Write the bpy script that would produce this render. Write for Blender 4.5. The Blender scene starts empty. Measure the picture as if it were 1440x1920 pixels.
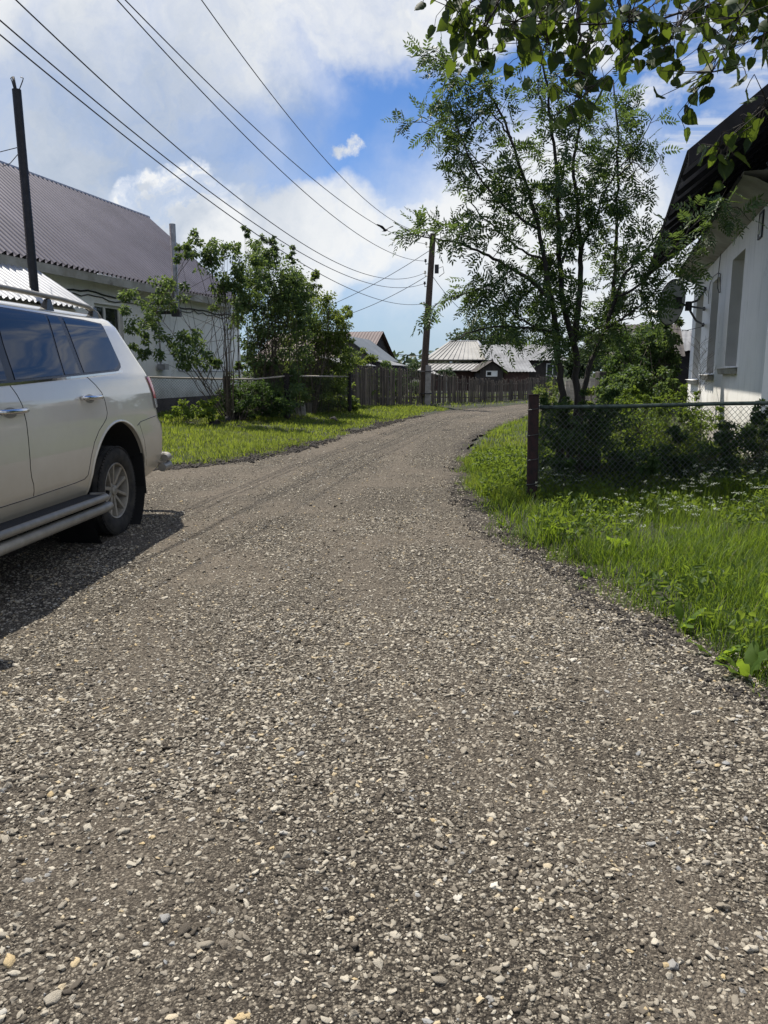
import bpy, bmesh, math
import numpy as np
from mathutils import Vector, Matrix, Euler
R = np.random.RandomState(7)
rad = math.radians
scene = bpy.context.scene
COL = scene.collection

# ------------------------------------------------------------------ camera
F_PX, CAM_H, HOR = 1440.0, 1.45, 698.0
PITCH = math.atan((960 - HOR) / F_PX)
cam_d = bpy.data.cameras.new('camera')
cam = bpy.data.objects.new('camera', cam_d)
COL.objects.link(cam)
cam.location = (0, 0, CAM_H)
cam.rotation_euler = (math.pi / 2 - PITCH, 0, 0)
cam_d.sensor_fit = 'VERTICAL'
cam_d.sensor_height = 36.0
cam_d.lens = 36.0 * F_PX / 1920.0
cam_d.clip_start = 0.05
cam_d.clip_end = 5000
scene.camera = cam

# ------------------------------------------------------------------ colour management
vs = scene.view_settings
vs.view_transform = 'Standard'
vs.look = 'None'
vs.exposure = 0.55
vs.gamma = 1.0
vs.use_curve_mapping = False
scene.cycles.use_denoising = True
scene.cycles.max_bounces = 8
scene.cycles.transparent_max_bounces = 8
scene.cycles.sample_clamp_indirect = 6.0

# ------------------------------------------------------------------ sun
SUN_V = Vector((-0.30, 0.45, 1.0)).normalized()
SUN_EL = math.asin(SUN_V.z)
sd = bpy.data.lights.new('sun', 'SUN')
sd.energy = 4.8
sd.angle = rad(0.53)
sd.color = (1.0, 0.935, 0.83)
sun = bpy.data.objects.new('sun', sd)
COL.objects.link(sun)
sun.rotation_euler = SUN_V.to_track_quat('Z', 'Y').to_euler()
sun.location = (-10, 15, 40)

# ------------------------------------------------------------------ pixel <-> world helpers (photo pixels 1440x1920)
CP, SP = math.cos(PITCH), math.sin(PITCH)
def ray(x, y):
    u = (x - 720) / F_PX; v = (960 - y) / F_PX
    return Vector((u, CP + v * SP, -SP + v * CP))
CAMP = Vector((0, 0, CAM_H))
def gz(x, y, z=0.0):
    r = ray(x, y); return CAMP + r * ((z - CAM_H) / r.z)
def gy(x, y, Y):
    r = ray(x, y); return CAMP + r * (Y / r.y)
def on_plane(x, y, p0, n):
    r = ray(x, y); p0 = Vector(p0); n = Vector(n)
    return CAMP + r * ((p0 - CAMP).dot(n) / r.dot(n))

# ------------------------------------------------------------------ sky: Nishita plus clouds laid out by direction
world = bpy.data.worlds.new('World')
scene.world = world
world.use_nodes = True
wn = world.node_tree
wn.nodes.clear()
class NT:
    """small helper around a node tree"""
    def __init__(s, t): s.t = t
    def n(s, kind, **kw):
        nd = s.t.nodes.new(kind)
        for k, v in kw.items():
            if k.startswith('_'):
                nd.inputs[k[1:].replace('_', ' ')].default_value = v
            else:
                setattr(nd, k, v)
        return nd
    def l(s, a, b): s.t.links.new(a, b)
    def math(s, op, a, b=None, c=None, clamp=False):
        m = s.t.nodes.new('ShaderNodeMath'); m.operation = op; m.use_clamp = clamp
        for i, v in enumerate((a, b, c)):
            if v is None: continue
            if isinstance(v, (int, float)): m.inputs[i].default_value = v
            else: s.l(v, m.inputs[i])
        return m.outputs[0]
    def vmath(s, op, a, b=None):
        m = s.t.nodes.new('ShaderNodeVectorMath'); m.operation = op
        for i, v in enumerate((a, b)):
            if v is None: continue
            if isinstance(v, (tuple, list, Vector)): m.inputs[i].default_value = tuple(v)
            else: s.l(v, m.inputs[i])
        return m.outputs['Value'] if op in ('LENGTH', 'DOT_PRODUCT') else m.outputs['Vector']
    def rng(s, v, a, b, c=0.0, d=1.0, smooth=False):
        m = s.t.nodes.new('ShaderNodeMapRange')
        if smooth: m.interpolation_type = 'SMOOTHSTEP'
        s.l(v, m.inputs['Value'])
        for k, x in (('From Min', a), ('From Max', b), ('To Min', c), ('To Max', d)): m.inputs[k].default_value = x
        return m.outputs['Result']
    def mix(s, f, a, b, mode='MIX'):
        m = s.t.nodes.new('ShaderNodeMix'); m.data_type = 'RGBA'; m.blend_type = mode
        for i, v in ((0, f), (6, a), (7, b)):
            if isinstance(v, (int, float)): m.inputs[i].default_value = v
            elif isinstance(v, (tuple, list)): m.inputs[i].default_value = tuple(v) + ((1,) if len(v) == 3 else ())
            else: s.l(v, m.inputs[i])
        return m.outputs[2]
    def noise(s, vec, scale, detail=4, rough=0.55, dist=0.0, out='Fac'):
        m = s.t.nodes.new('ShaderNodeTexNoise')
        m.inputs['Scale'].default_value = scale; m.inputs['Detail'].default_value = detail
        m.inputs['Roughness'].default_value = rough; m.inputs['Distortion'].default_value = dist
        if vec is not None: s.l(vec, m.inputs['Vector'])
        return m.outputs[out]
    def ramp(s, v, stops):
        m = s.t.nodes.new('ShaderNodeValToRGB')
        e = m.color_ramp.elements
        while len(e) < len(stops): e.new(0.5)
        for el, (p, c) in zip(e, stops):
            el.position = p; el.color = tuple(c) + ((1,) if len(c) == 3 else ())
        s.l(v, m.inputs[0]); return m.outputs[0]

W = NT(wn)
sky = W.n('ShaderNodeTexSky', sky_type='NISHITA', sun_disc=False)
sky.sun_elevation = SUN_EL
sky.sun_rotation = math.atan2(SUN_V.x, SUN_V.y)
sky.altitude = 200; sky.air_density = 1.0; sky.dust_density = 0.6; sky.ozone_density = 2.0
tc = W.n('ShaderNodeTexCoord')
D = tc.outputs['Generated']
wob = W.noise(D, 3.2, 7, 0.6, out='Color')
wobv = W.vmath('SUBTRACT', wob, (0.5, 0.5, 0.5))
sc = W.n('ShaderNodeVectorMath', operation='SCALE'); W.l(wobv, sc.inputs[0]); sc.inputs['Scale'].default_value = 0.28
DW = W.vmath('ADD', D, sc.outputs['Vector'])
def blob(x, y, rx, ry, soft=1.0, src=None):
    c = ray(x, y).normalized()
    d = W.vmath('SUBTRACT', src or DW, tuple(c))
    right = Vector((0, 0, 1)).cross(c).normalized() * -1
    up = right.cross(c).normalized()
    a = W.math('MULTIPLY', W.vmath('DOT_PRODUCT', d, tuple(right)), F_PX / rx)
    b = W.math('MULTIPLY', W.vmath('DOT_PRODUCT', d, tuple(up)), F_PX / ry)
    front = W.math('MULTIPLY', W.vmath('DOT_PRODUCT', d, tuple(c)), 3.0)
    q = W.math('SQRT', W.math('ADD', W.math('ADD', W.math('MULTIPLY', a, a), W.math('MULTIPLY', b, b)), W.math('MULTIPLY', front, front)))
    return W.rng(q, 1.0 + 0.45 * soft, 1.0 - 0.55 * soft, 0, 1, True)
def union(lst):
    o = lst[0]
    for v in lst[1:]: o = W.math('MAXIMUM', o, v)
    return o
big = union([blob(60, 200, 350, 310), blob(330, 50, 240, 170, .7), blob(230, 400, 240, 160, .7), blob(640, 10, 310, 90, .7),
             blob(560, 425, 280, 88, .6), blob(770, 405, 150, 58, .6), blob(1010, 430, 330, 170), blob(900, 60, 220, 40, .8), blob(1200, 560, 260, 150)])
dens = W.noise(DW, 4.0, 9, 0.62)
fine = W.noise(DW, 9.0, 10, 0.62, 0.4)
cm = W.math('MULTIPLY', big, W.rng(fine, 0.26, 0.56, 0.62, 1.0))
# unseen clouds, thickened to brighten the shaded walls (also mirrored in the car's windows)
sep = W.n('ShaderNodeSeparateXYZ'); W.l(D, sep.inputs[0])
zc = W.math('MAXIMUM', sep.outputs['Z'], 0.06)
pl = W.n('ShaderNodeCombineXYZ')
W.l(W.math('DIVIDE', sep.outputs['X'], zc), pl.inputs['X']); W.l(W.math('DIVIDE', sep.outputs['Y'], zc), pl.inputs['Y'])
flat = W.noise(pl.outputs[0], 0.8, 9, 0.6, 0.3)
behind = W.math('MAXIMUM', W.rng(sep.outputs['Y'], 0.55, 0.15, 0, 1), 0.0)
behind = W.math('MULTIPLY', behind, W.rng(sep.outputs['Z'], 0.02, 0.2))
scat = W.math('MULTIPLY', W.rng(flat, 0.40, 0.58, 0, 1, True), behind)
wisp = W.math('MULTIPLY', W.rng(W.noise(pl.outputs[0], 1.7, 9, 0.66, 0.9), 0.60, 0.84, 0, 0.45, True), W.rng(sep.outputs['Z'], 0.02, 0.2))
band = union([blob(1330, 90, 200, 50, 1.2), blob(1500, 30, 240, 70, 1.2), blob(1620, 230, 260, 40, 1.2), blob(1420, 250, 160, 24, 1.0), blob(1750, 100, 200, 90, 1.2)])
mpb = W.n('ShaderNodeMapping'); W.l(D, mpb.inputs['Vector']); mpb.inputs['Scale'].default_value = (3.0, 3.0, 12.0)
band = W.math('MULTIPLY', band, W.rng(W.noise(mpb.outputs[0], 2.0, 9, 0.62, 0.5), 0.40, 0.62, 0.0, 0.95, True))
DP = W.vmath('ADD', D, W.vmath('MULTIPLY', W.vmath('SUBTRACT', W.noise(D, 26, 7, 0.65, out='Color'), (.5, .5, .5)), (.05, .05, .05)))
vap = W.math('MULTIPLY', union([blob(634, 286, 17, 11, 1.2, DP), blob(652, 281, 16, 10, 1.2, DP), blob(668, 272, 13, 8, 1.2, DP)]), W.rng(W.noise(D, 60, 6, .65), .36, .58, .25, 1.0))
puff = union([blob(1265, 160, 70, 28, 1.0), blob(700, 415, 40, 26, 1), blob(560, 446, 48, 16, 1), blob(590, 520, 40, 10, 1)])
puffm = W.math('MULTIPLY', puff, W.rng(fine, 0.34, 0.56, 0.0, 1.0))
cum = union([blob(330, 335, 46, 34, 0.4), blob(350, 390, 74, 50, 0.4), blob(310, 400, 40, 40, 0.4), blob(400, 420, 90, 50, 0.6)])
cumn = W.math('MULTIPLY', cum, W.rng(fine, 0.30, 0.45, 0.1, 1))
alpha = union([cm, scat, wisp, band, puffm, cumn, vap])
grey = W.math('MULTIPLY', union([blob(160, 300, 300, 190, 1.2), blob(420, 430, 80, 60, 1.0), blob(520, 250, 80, 60, 1.2)]), 0.8)
grey = W.math('ADD', grey, W.rng(dens, 0.45, 0.75, -0.1, 0.5))
inner = union([blob(352, 372, 34, 30, 0.9), blob(366, 420, 62, 44, 0.9), blob(330, 330, 16, 12, 0.9)])
inner = W.math('MULTIPLY', inner, W.rng(fine, 0.30, 0.60, 0.45, 1.0))
grey = W.math('ADD', W.math('MULTIPLY', grey, W.math('SUBTRACT', 1.0, cumn)), W.math('MULTIPLY', inner, W.math('MULTIPLY', cumn, 0.8)), clamp=True)
ccol = W.mix(grey, (6.4, 6.45, 6.4), (3.1, 3.6, 4.35))
hz = W.rng(sep.outputs['Z'], 0.24, -0.02, 0.0, 0.85, True)
skyc = W.mix(1.0, sky.outputs[0], (0.40, 0.575, 0.82), 'MULTIPLY')
skyc = W.mix(hz, skyc, (3.5, 4.35, 5.2))
colr = W.mix(W.math('MULTIPLY', alpha, 0.94), skyc, ccol)
bg = W.n('ShaderNodeBackground'); bg.inputs['Strength'].default_value = 0.10
W.l(colr, bg.inputs['Color'])
wo = W.n('ShaderNodeOutputWorld'); W.l(bg.outputs[0], wo.inputs['Surface'])

# ------------------------------------------------------------------ tags
def tag(o, label=None, cat=None, group=None, kind=None):
    if label: o['label'] = label
    if cat: o['category'] = cat
    if group: o['group'] = group
    if kind: o['kind'] = kind
    return o
def empty(name, loc=(0, 0, 0), rz=0.0, label=None, cat=None, group=None):
    o = bpy.data.objects.new(name, None); COL.objects.link(o)
    o.empty_display_size = 0.2
    o.location = loc; o.rotation_euler = (0, 0, rz)
    return tag(o, label, cat, group)
def link_mesh(name, me, mat, parent=None, smooth=False):
    o = bpy.data.objects.new(name, me); COL.objects.link(o)
    if mat is not None: me.materials.append(mat)
    if parent is not None: o.parent = parent
    if smooth: me.polygons.foreach_set('use_smooth', np.ones(len(me.polygons), dtype=bool))
    return o
def np_mesh(name, V, Q, mat, parent=None, smooth=False):
    """V (n,3), Q (m,k) int faces of equal size k"""
    V = np.asarray(V, dtype=np.float32); Q = np.asarray(Q, dtype=np.int32)
    me = bpy.data.meshes.new(name)
    k = Q.shape[1]
    me.vertices.add(len(V)); me.vertices.foreach_set('co', V.ravel())
    me.loops.add(Q.size); me.loops.foreach_set('vertex_index', Q.ravel())
    me.polygons.add(len(Q)); me.polygons.foreach_set('loop_start', np.arange(0, Q.size, k, dtype=np.int32))
    me.polygons.foreach_set('loop_total', np.full(len(Q), k, dtype=np.int32))
    me.update(calc_edges=True)
    return link_mesh(name, me, mat, parent, smooth)

class MB:
    """collects shapes and links them as ONE mesh object"""
    def __init__(s): s.v = []; s.f = []
    def add(s, vs, fs):
        o = len(s.v); s.v += [tuple(p) for p in vs]; s.f += [tuple(i + o for i in f) for f in fs]; return s
    def box(s, c, size, rot=None, M=None):
        hx, hy, hz = [q / 2 for q in size]
        p = [Vector((x, y, z)) for x in (-hx, hx) for y in (-hy, hy) for z in (-hz, hz)]
        if rot is not None:
            e = Euler(rot).to_matrix(); p = [e @ q for q in p]
        p = [q + Vector(c) for q in p]
        if M is not None: p = [M @ q for q in p]
        return s.add(p, [(0, 1, 3, 2), (4, 6, 7, 5), (0, 4, 5, 1), (2, 3, 7, 6), (0, 2, 6, 4), (1, 5, 7, 3)])
    def hexa(s, p):  # 8 points: bottom 4 ccw, top 4 ccw
        return s.add(p, [(3, 2, 1, 0), (4, 5, 6, 7), (0, 1, 5, 4), (1, 2, 6, 5), (2, 3, 7, 6), (3, 0, 4, 7)])
    def slab(s, quad, th):  # quad of 4 points extruded by th against its normal
        q = [Vector(p) for p in quad]
        n = (q[1] - q[0]).cross(q[3] - q[0]).normalized() * th
        return s.hexa([p - n for p in q] + q)
    def prism(s, poly, d):  # planar polygon extruded by vector d
        n = len(poly); d = Vector(d)
        vs = [Vector(p) for p in poly] + [Vector(p) + d for p in poly]
        fs = [tuple(range(n))[::-1], tuple(range(n, 2 * n))] + [(i, (i + 1) % n, n + (i + 1) % n, n + i) for i in range(n)]
        return s.add(vs, fs)
    def tube(s, pts, r, seg=8, cap=True):
        pts = [Vector(p) for p in pts]; n = len(pts)
        if not hasattr(r, '__len__'): r = [r] * n
        elif len(r) == 2 and n != 2: r = [r[0] + (r[1] - r[0]) * i / (n - 1) for i in range(n)]
        vs = []; prev = None
        for i, p in enumerate(pts):
            t = (pts[min(i + 1, n - 1)] - pts[max(i - 1, 0)]).normalized()
            if prev is None:
                a = t.orthogonal().normalized()
            else:
                a = (prev - t * prev.dot(t))
                a = a.normalized() if a.length > 1e-6 else t.orthogonal().normalized()
            prev = a; b = t.cross(a)
            vs += [p + (a * math.cos(2 * math.pi * k / seg) + b * math.sin(2 * math.pi * k / seg)) * r[i] for k in range(seg)]
        fs = [(i * seg + k, i * seg + (k + 1) % seg, (i + 1) * seg + (k + 1) % seg, (i + 1) * seg + k) for i in range(n - 1) for k in range(seg)]
        if cap: fs += [tuple(range(seg))[::-1], tuple((n - 1) * seg + k for k in range(seg))]
        return s.add(vs, fs)
    def lathe(s, prof, seg=48, axis='x', M=None, closed=False):
        vs = []
        for (a, r) in prof:
            for k in range(seg):
                t = 2 * math.pi * k / seg; c, q = r * math.cos(t), r * math.sin(t)
                p = Vector((a, c, q)) if axis == 'x' else (Vector((c, a, q)) if axis == 'y' else Vector((c, q, a)))
                vs.append(M @ p if M is not None else p)
        n = len(prof); m = n if closed else n - 1
        return s.add(vs, [(i * seg + k, ((i + 1) % n) * seg + k, ((i + 1) % n) * seg + (k + 1) % seg, i * seg + (k + 1) % seg) for i in range(m) for k in range(seg)])
    def grid(s, fn, nu, nv):
        vs = [fn(i / nu, j / nv) for i in range(nu + 1) for j in range(nv + 1)]
        return s.add(vs, [(i * (nv + 1) + j, (i + 1) * (nv + 1) + j, (i + 1) * (nv + 1) + j + 1, i * (nv + 1) + j + 1) for i in range(nu) for j in range(nv)])
    def build(s, name, mat, parent=None, smooth=False, bevel=0.0, angle=None):
        me = bpy.data.meshes.new(name); me.from_pydata(s.v, [], s.f); me.update()
        o = link_mesh(name, me, mat, parent, smooth)
        if bevel:
            m = o.modifiers.new('bevel', 'BEVEL'); m.width = bevel; m.segments = 2; m.limit_method = 'ANGLE'; m.angle_limit = rad(40)
        if angle is not None and smooth:
            bm = bmesh.new(); bm.from_mesh(me)
            for e in bm.edges:
                if len(e.link_faces) == 2 and e.calc_face_angle(0) > rad(angle): e.smooth = False
            bm.to_mesh(me); bm.free()
        return o

# ------------------------------------------------------------------ materials
def mat(name, col, rough=0.7, metal=0.0, var=0.0, vscale=5.0, col2=None, bump=0.0, bscale=40.0, bdist=0.01, spec=0.5, coat=0.0, extra=None, stretch=None, v2=None):
    m = bpy.data.materials.new(name); m.use_nodes = True
    t = NT(m.node_tree); bs = m.node_tree.nodes['Principled BSDF']
    bs.inputs['Base Color'].default_value = tuple(col) + (1,)
    bs.inputs['Roughness'].default_value = rough; bs.inputs['Metallic'].default_value = metal
    bs.inputs['Specular IOR Level'].default_value = spec; bs.inputs['Coat Weight'].default_value = coat
    bs.inputs['Coat Roughness'].default_value = 0.03
    co = t.n('ShaderNodeTexCoord').outputs['Object']
    if stretch:
        mp = t.n('ShaderNodeMapping'); t.l(co, mp.inputs['Vector']); mp.inputs['Scale'].default_value = stretch; cs = mp.outputs[0]
    else: cs = co
    c = None
    if var or col2:
        nz = t.noise(cs, vscale, 7, 0.62)
        c2 = col2 or tuple(q * (1 - var) for q in col); c1 = col if col2 else tuple(min(1, q * (1 + var)) for q in col)
        c = t.mix(t.rng(nz, 0.36, 0.64), c2, c1)
        if v2:
            c = t.mix(t.rng(t.noise(co, v2[0], 6, 0.6), v2[1], v2[1] + 0.12, 0, v2[3] if len(v2) > 3 else 1), c, v2[2])
        t.l(c, bs.inputs['Base Color'])
    if bump:
        b = t.n('ShaderNodeBump'); b.inputs['Strength'].default_value = bump; b.inputs['Distance'].default_value = bdist
        t.l(t.noise(cs, bscale, 6, 0.6), b.inputs['Height']); t.l(b.outputs[0], bs.inputs['Normal'])
    if extra: extra(t, bs, c, co)
    return m

def leaf_mat(name, dark, light, trans=0.4, tcol=None, rough=0.45, tlow=0.75, straw=None):
    m = bpy.data.materials.new(name); m.use_nodes = True
    t = NT(m.node_tree); bs = m.node_tree.nodes['Principled BSDF']; out = m.node_tree.nodes['Material Output']
    g = t.n('ShaderNodeNewGeometry')
    co = t.n('ShaderNodeTexCoord').outputs['Object']
    f = t.math('ADD', t.math('MULTIPLY', g.outputs['Random Per Island'], 0.75), t.math('MULTIPLY', t.rng(t.noise(co, 1.3, 3), 0.3, 0.7), 0.25))
    c = t.mix(f, dark, light)
    if straw: c = t.mix(t.rng(t.math('FRACT', t.math('MULTIPLY', g.outputs['Random Per Island'], 37.0)), 1 - straw, 1 - straw + .01), c, (0.22, 0.19, 0.09))
    t.l(c, bs.inputs['Base Color']); bs.inputs['Roughness'].default_value = rough + .1; bs.inputs['Specular IOR Level'].default_value = 0.25
    tr = t.n('ShaderNodeBsdfTranslucent')
    t.l(t.mix(f, tuple(q * tlow for q in (tcol or light)), tcol or light), tr.inputs['Color'])
    ms = t.n('ShaderNodeMixShader'); ms.inputs[0].default_value = trans
    t.l(bs.outputs[0], ms.inputs[1]); t.l(tr.outputs[0], ms.inputs[2]); t.l(ms.outputs[0], out.inputs['Surface'])
    return m

M = {}
def wall_dirt(t, bs, c, co):
    # rain streaks, hairline cracks and splashed earth near the ground
    mp = t.n('ShaderNodeMapping'); t.l(co, mp.inputs['Vector']); mp.inputs['Scale'].default_value = (2.2, 2.2, 0.22)
    st = t.rng(t.noise(mp.outputs[0], 2.6, 7, 0.65), 0.55, 0.78, 0, 0.42)
    c = t.mix(st, c, (0.36, 0.35, 0.31))
    v = t.n('ShaderNodeTexVoronoi', feature='DISTANCE_TO_EDGE'); v.inputs['Scale'].default_value = 0.55
    t.l(t.vmath('ADD', co, t.vmath('MULTIPLY', t.noise(co, 2.2, 7, 0.7, out='Color'), (1.1, 1.1, 1.1))), v.inputs['Vector'])
    cr = t.math('MULTIPLY', t.rng(v.outputs['Distance'], 0.006, 0.001), t.rng(t.noise(co, 0.7, 3), 0.5, 0.6, 0, .7))
    c = t.mix(cr, c, (0.16, 0.15, 0.13))
    sp = t.n('ShaderNodeSeparateXYZ'); t.l(co, sp.inputs[0])
    zz = t.math('ADD', sp.outputs['Z'], t.math('MULTIPLY', t.noise(co, 1.8, 7, 0.7), -1.5))
    c = t.mix(t.rng(zz, 0.25, -0.55, 0, 0.75), c, (0.27, 0.24, 0.19))
    t.l(c, bs.inputs['Base Color'])
M['plaster'] = mat('white_plaster', (0.90, 0.885, 0.845), 0.9, col2=(0.82, 0.81, 0.77), vscale=1.2, bump=0.35, bscale=14, bdist=0.012, v2=(3.1, 0.66, (0.42, 0.40, 0.36), 0.55), extra=wall_dirt)
M['plaster_grey'] = mat('weathered_plaster', (0.42, 0.41, 0.37), 0.92, col2=(0.25, 0.24, 0.20), vscale=1.6, bump=0.5, bscale=9, bdist=0.02, v2=(2.4, 0.62, (0.13, 0.115, 0.095), 0.9))
def chips(t, bs, c, co):
    v = t.rng(t.noise(co, 7.0, 3, 0.5), 0.715, 0.73)
    t.l(t.mix(v, c, (0.03, 0.03, 0.03)), bs.inputs['Base Color'])
M['reveal'] = mat('chipped_plaster', (0.70, 0.69, 0.66), 0.9, col2=(0.58, 0.57, 0.54), vscale=1.0, bump=0.3, bscale=10, extra=chips)
M['plaster_left'] = mat('whitewashed_wall', (0.90, 0.90, 0.87), 0.9, col2=(0.81, 0.81, 0.79), vscale=0.7, bump=0.3, bscale=9, bdist=0.015, v2=(0.9, 0.64, (0.46, 0.46, 0.43), 0.6), extra=wall_dirt)
M['plinth'] = mat('dark_plinth', (0.085, 0.07, 0.07), 0.9, var=0.35, vscale=3, bump=0.5, bscale=10, bdist=0.02)
M['steel_roof'] = mat('galvanised_roofing', (0.150, 0.138, 0.160), 0.40, 0.45, var=0.16, vscale=0.6, v2=(0.45, 0.60, (0.11, 0.085, 0.080), 0.55))
M['light_roof'] = mat('bright_roofing', (0.34, 0.35, 0.37), 0.4, 0.5, var=0.08, vscale=1.5)
M['far_roof'] = mat('weathered_sheet_roofing', (0.27, 0.265, 0.25), 0.6, 0.1, var=0.12, vscale=0.8, v2=(0.5, 0.6, (0.18, 0.165, 0.155), 0.6))
M['grey_roof'] = mat('grey_roofing', (0.13, 0.145, 0.155), 0.6, 0.1, var=0.15, vscale=0.7)
M['slate'] = mat('asbestos_sheet', (0.175, 0.18, 0.19), 0.85, var=0.25, vscale=0.8)
M['brown_roof'] = mat('brown_roofing', (0.10, 0.068, 0.068), 0.7, 0.05, var=0.25, vscale=0.6)
M['dark_wood'] = mat('dark_timber', (0.045, 0.038, 0.034), 0.85, var=0.4, vscale=6, stretch=(1, 1, 0.2), bump=0.4, bscale=30)
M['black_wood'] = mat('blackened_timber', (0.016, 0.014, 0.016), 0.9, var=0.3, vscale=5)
M['brown_wood'] = mat('brown_timber', (0.085, 0.045, 0.038), 0.85, var=0.3, vscale=4)
M['grey_wood'] = mat('weathered_grey_timber', (0.17, 0.155, 0.14), 0.9, col2=(0.075, 0.068, 0.062), vscale=5, stretch=(3, 3, 0.35), bump=0.5, bscale=40)
def picket_tone(t, bs, c, co):
    g = t.n('ShaderNodeNewGeometry'); t.l(t.mix(1.0, c, t.ramp(g.outputs['Random Per Island'], [(0, (0.45, 0.43, 0.42)), (0.6, (1.0, 0.97, 0.94)), (1, (1.55, 1.5, 1.42))]), 'MULTIPLY'), bs.inputs['Base Color'])
M['picket'] = mat('weathered_picket', (0.15, 0.132, 0.115), 0.9, col2=(0.07, 0.060, 0.053), vscale=5, stretch=(3, 3, 0.35), bump=0.5, bscale=40, extra=picket_tone)
M['board'] = mat('bleached_board', (0.36, 0.33, 0.29), 0.9, var=0.25, vscale=6, stretch=(0.3, 1, 3), bump=0.4, bscale=30)
M['pole_wood'] = mat('tarred_pole_timber', (0.062, 0.044, 0.034), 0.85, var=0.45, vscale=9, stretch=(4, 4, 0.25), bump=0.6, bscale=30)
M['concrete'] = mat('old_concrete', (0.30, 0.29, 0.28), 0.9, var=0.2, vscale=5, bump=0.5, bscale=22)
M['soot'] = mat('sooty_steel', (0.012, 0.013, 0.018), 0.55, 0.3, var=0.4, vscale=6)
M['zinc'] = mat('zinc_flue', (0.27, 0.27, 0.28), 0.38, 0.8, var=0.25, vscale=5)
M['rust'] = mat('rusty_red_steel', (0.034, 0.012, 0.012), 0.8, 0.1, col2=(0.011, 0.007, 0.008), vscale=14, bump=0.4, bscale=60)
M['rail_paint'] = mat('dark_green_pipe', (0.045, 0.065, 0.055), 0.55, 0.2, var=0.4, vscale=18)
M['wire'] = mat('fence_wire', (0.10, 0.11, 0.11), 0.5, 0.6)
M['wire_left'] = mat('pale_fence_wire', (0.10, 0.11, 0.10), 0.6, 0.5)
M['cable'] = mat('black_cable', (0.02, 0.02, 0.024), 0.6)
M['iron'] = mat('dark_ironwork', (0.03, 0.03, 0.033), 0.55, 0.4, var=0.3, vscale=20)
M['dish'] = mat('dish_back_paint', (0.36, 0.38, 0.36), 0.55, 0.0, var=0.1, vscale=6)
M['plastic'] = mat('yellowed_plastic', (0.72, 0.68, 0.58), 0.5, var=0.08, vscale=9)
M['glass_dark'] = mat('window_pane', (0.02, 0.025, 0.025), 0.05, 0.0, spec=0.8)
M['glass_pale'] = mat('bright_window_pane', (0.8, 0.82, 0.82), 0.25)
M['white_frame'] = mat('white_window_frame', (0.7, 0.7, 0.68), 0.5, var=0.05, vscale=8)
M['bark'] = mat('grey_bark', (0.034, 0.029, 0.025), 0.9, col2=(0.013, 0.011, 0.010), vscale=12, stretch=(1, 1, 0.4), bump=0.7, bscale=30, bdist=0.01)
M['stem'] = mat('shrub_stem', (0.075, 0.062, 0.048), 0.9, var=0.35, vscale=14)
M['rowan'] = leaf_mat('rowan_leaflet', (0.018, 0.044, 0.024), (0.055, 0.095, 0.038), 0.38, (0.16, 0.24, 0.05), 0.36)
M['linden'] = leaf_mat('linden_leaf', (0.009, 0.024, 0.010), (0.028, 0.060, 0.016), 0.36, (0.25, 0.36, 0.035), 0.50, 0.10)
M['lilac'] = leaf_mat('lilac_leaf', (0.030, 0.065, 0.032), (0.085, 0.135, 0.052), 0.38, (0.22, 0.31, 0.07), 0.42)
M['bush'] = leaf_mat('bush_leaf', (0.030, 0.060, 0.020), (0.105, 0.15, 0.04), 0.42, (0.28, 0.36, 0.06))
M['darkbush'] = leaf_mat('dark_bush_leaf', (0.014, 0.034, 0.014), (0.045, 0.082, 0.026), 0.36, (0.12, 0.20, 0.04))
M['weed'] = leaf_mat('weed_leaf', (0.026, 0.060, 0.014), (0.085, 0.135, 0.024), 0.44, (0.26, 0.36, 0.04))
M['grass'] = leaf_mat('grass_blade', (0.022, 0.056, 0.010), (0.085, 0.140, 0.020), 0.46, (0.32, 0.46, 0.04), 0.42, 0.5, 0.05)
M['lawn'] = leaf_mat('short_grass_blade', (0.055, 0.100, 0.016), (0.145, 0.190, 0.034), 0.46, (0.42, 0.52, 0.06), 0.5, 0.5, 0.06)
M['dock'] = leaf_mat('dock_leaf', (0.040, 0.085, 0.014), (0.09, 0.15, 0.022), 0.45, (0.32, 0.46, 0.04), 0.55)
M['petal'] = leaf_mat('white_umbel', (0.28, 0.32, 0.26), (0.50, 0.54, 0.46), 0.3, (0.45, 0.5, 0.4), 0.7)
M['far_tree'] = leaf_mat('far_tree_leaf', (0.022, 0.045, 0.026), (0.060, 0.090, 0.045), 0.25, (0.12, 0.17, 0.06))
M['straw'] = mat('dry_stalk', (0.16, 0.13, 0.09), 0.9, var=0.2, vscale=20)
M['bird'] = mat('dark_plumage', (0.015, 0.015, 0.018), 0.8)

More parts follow.
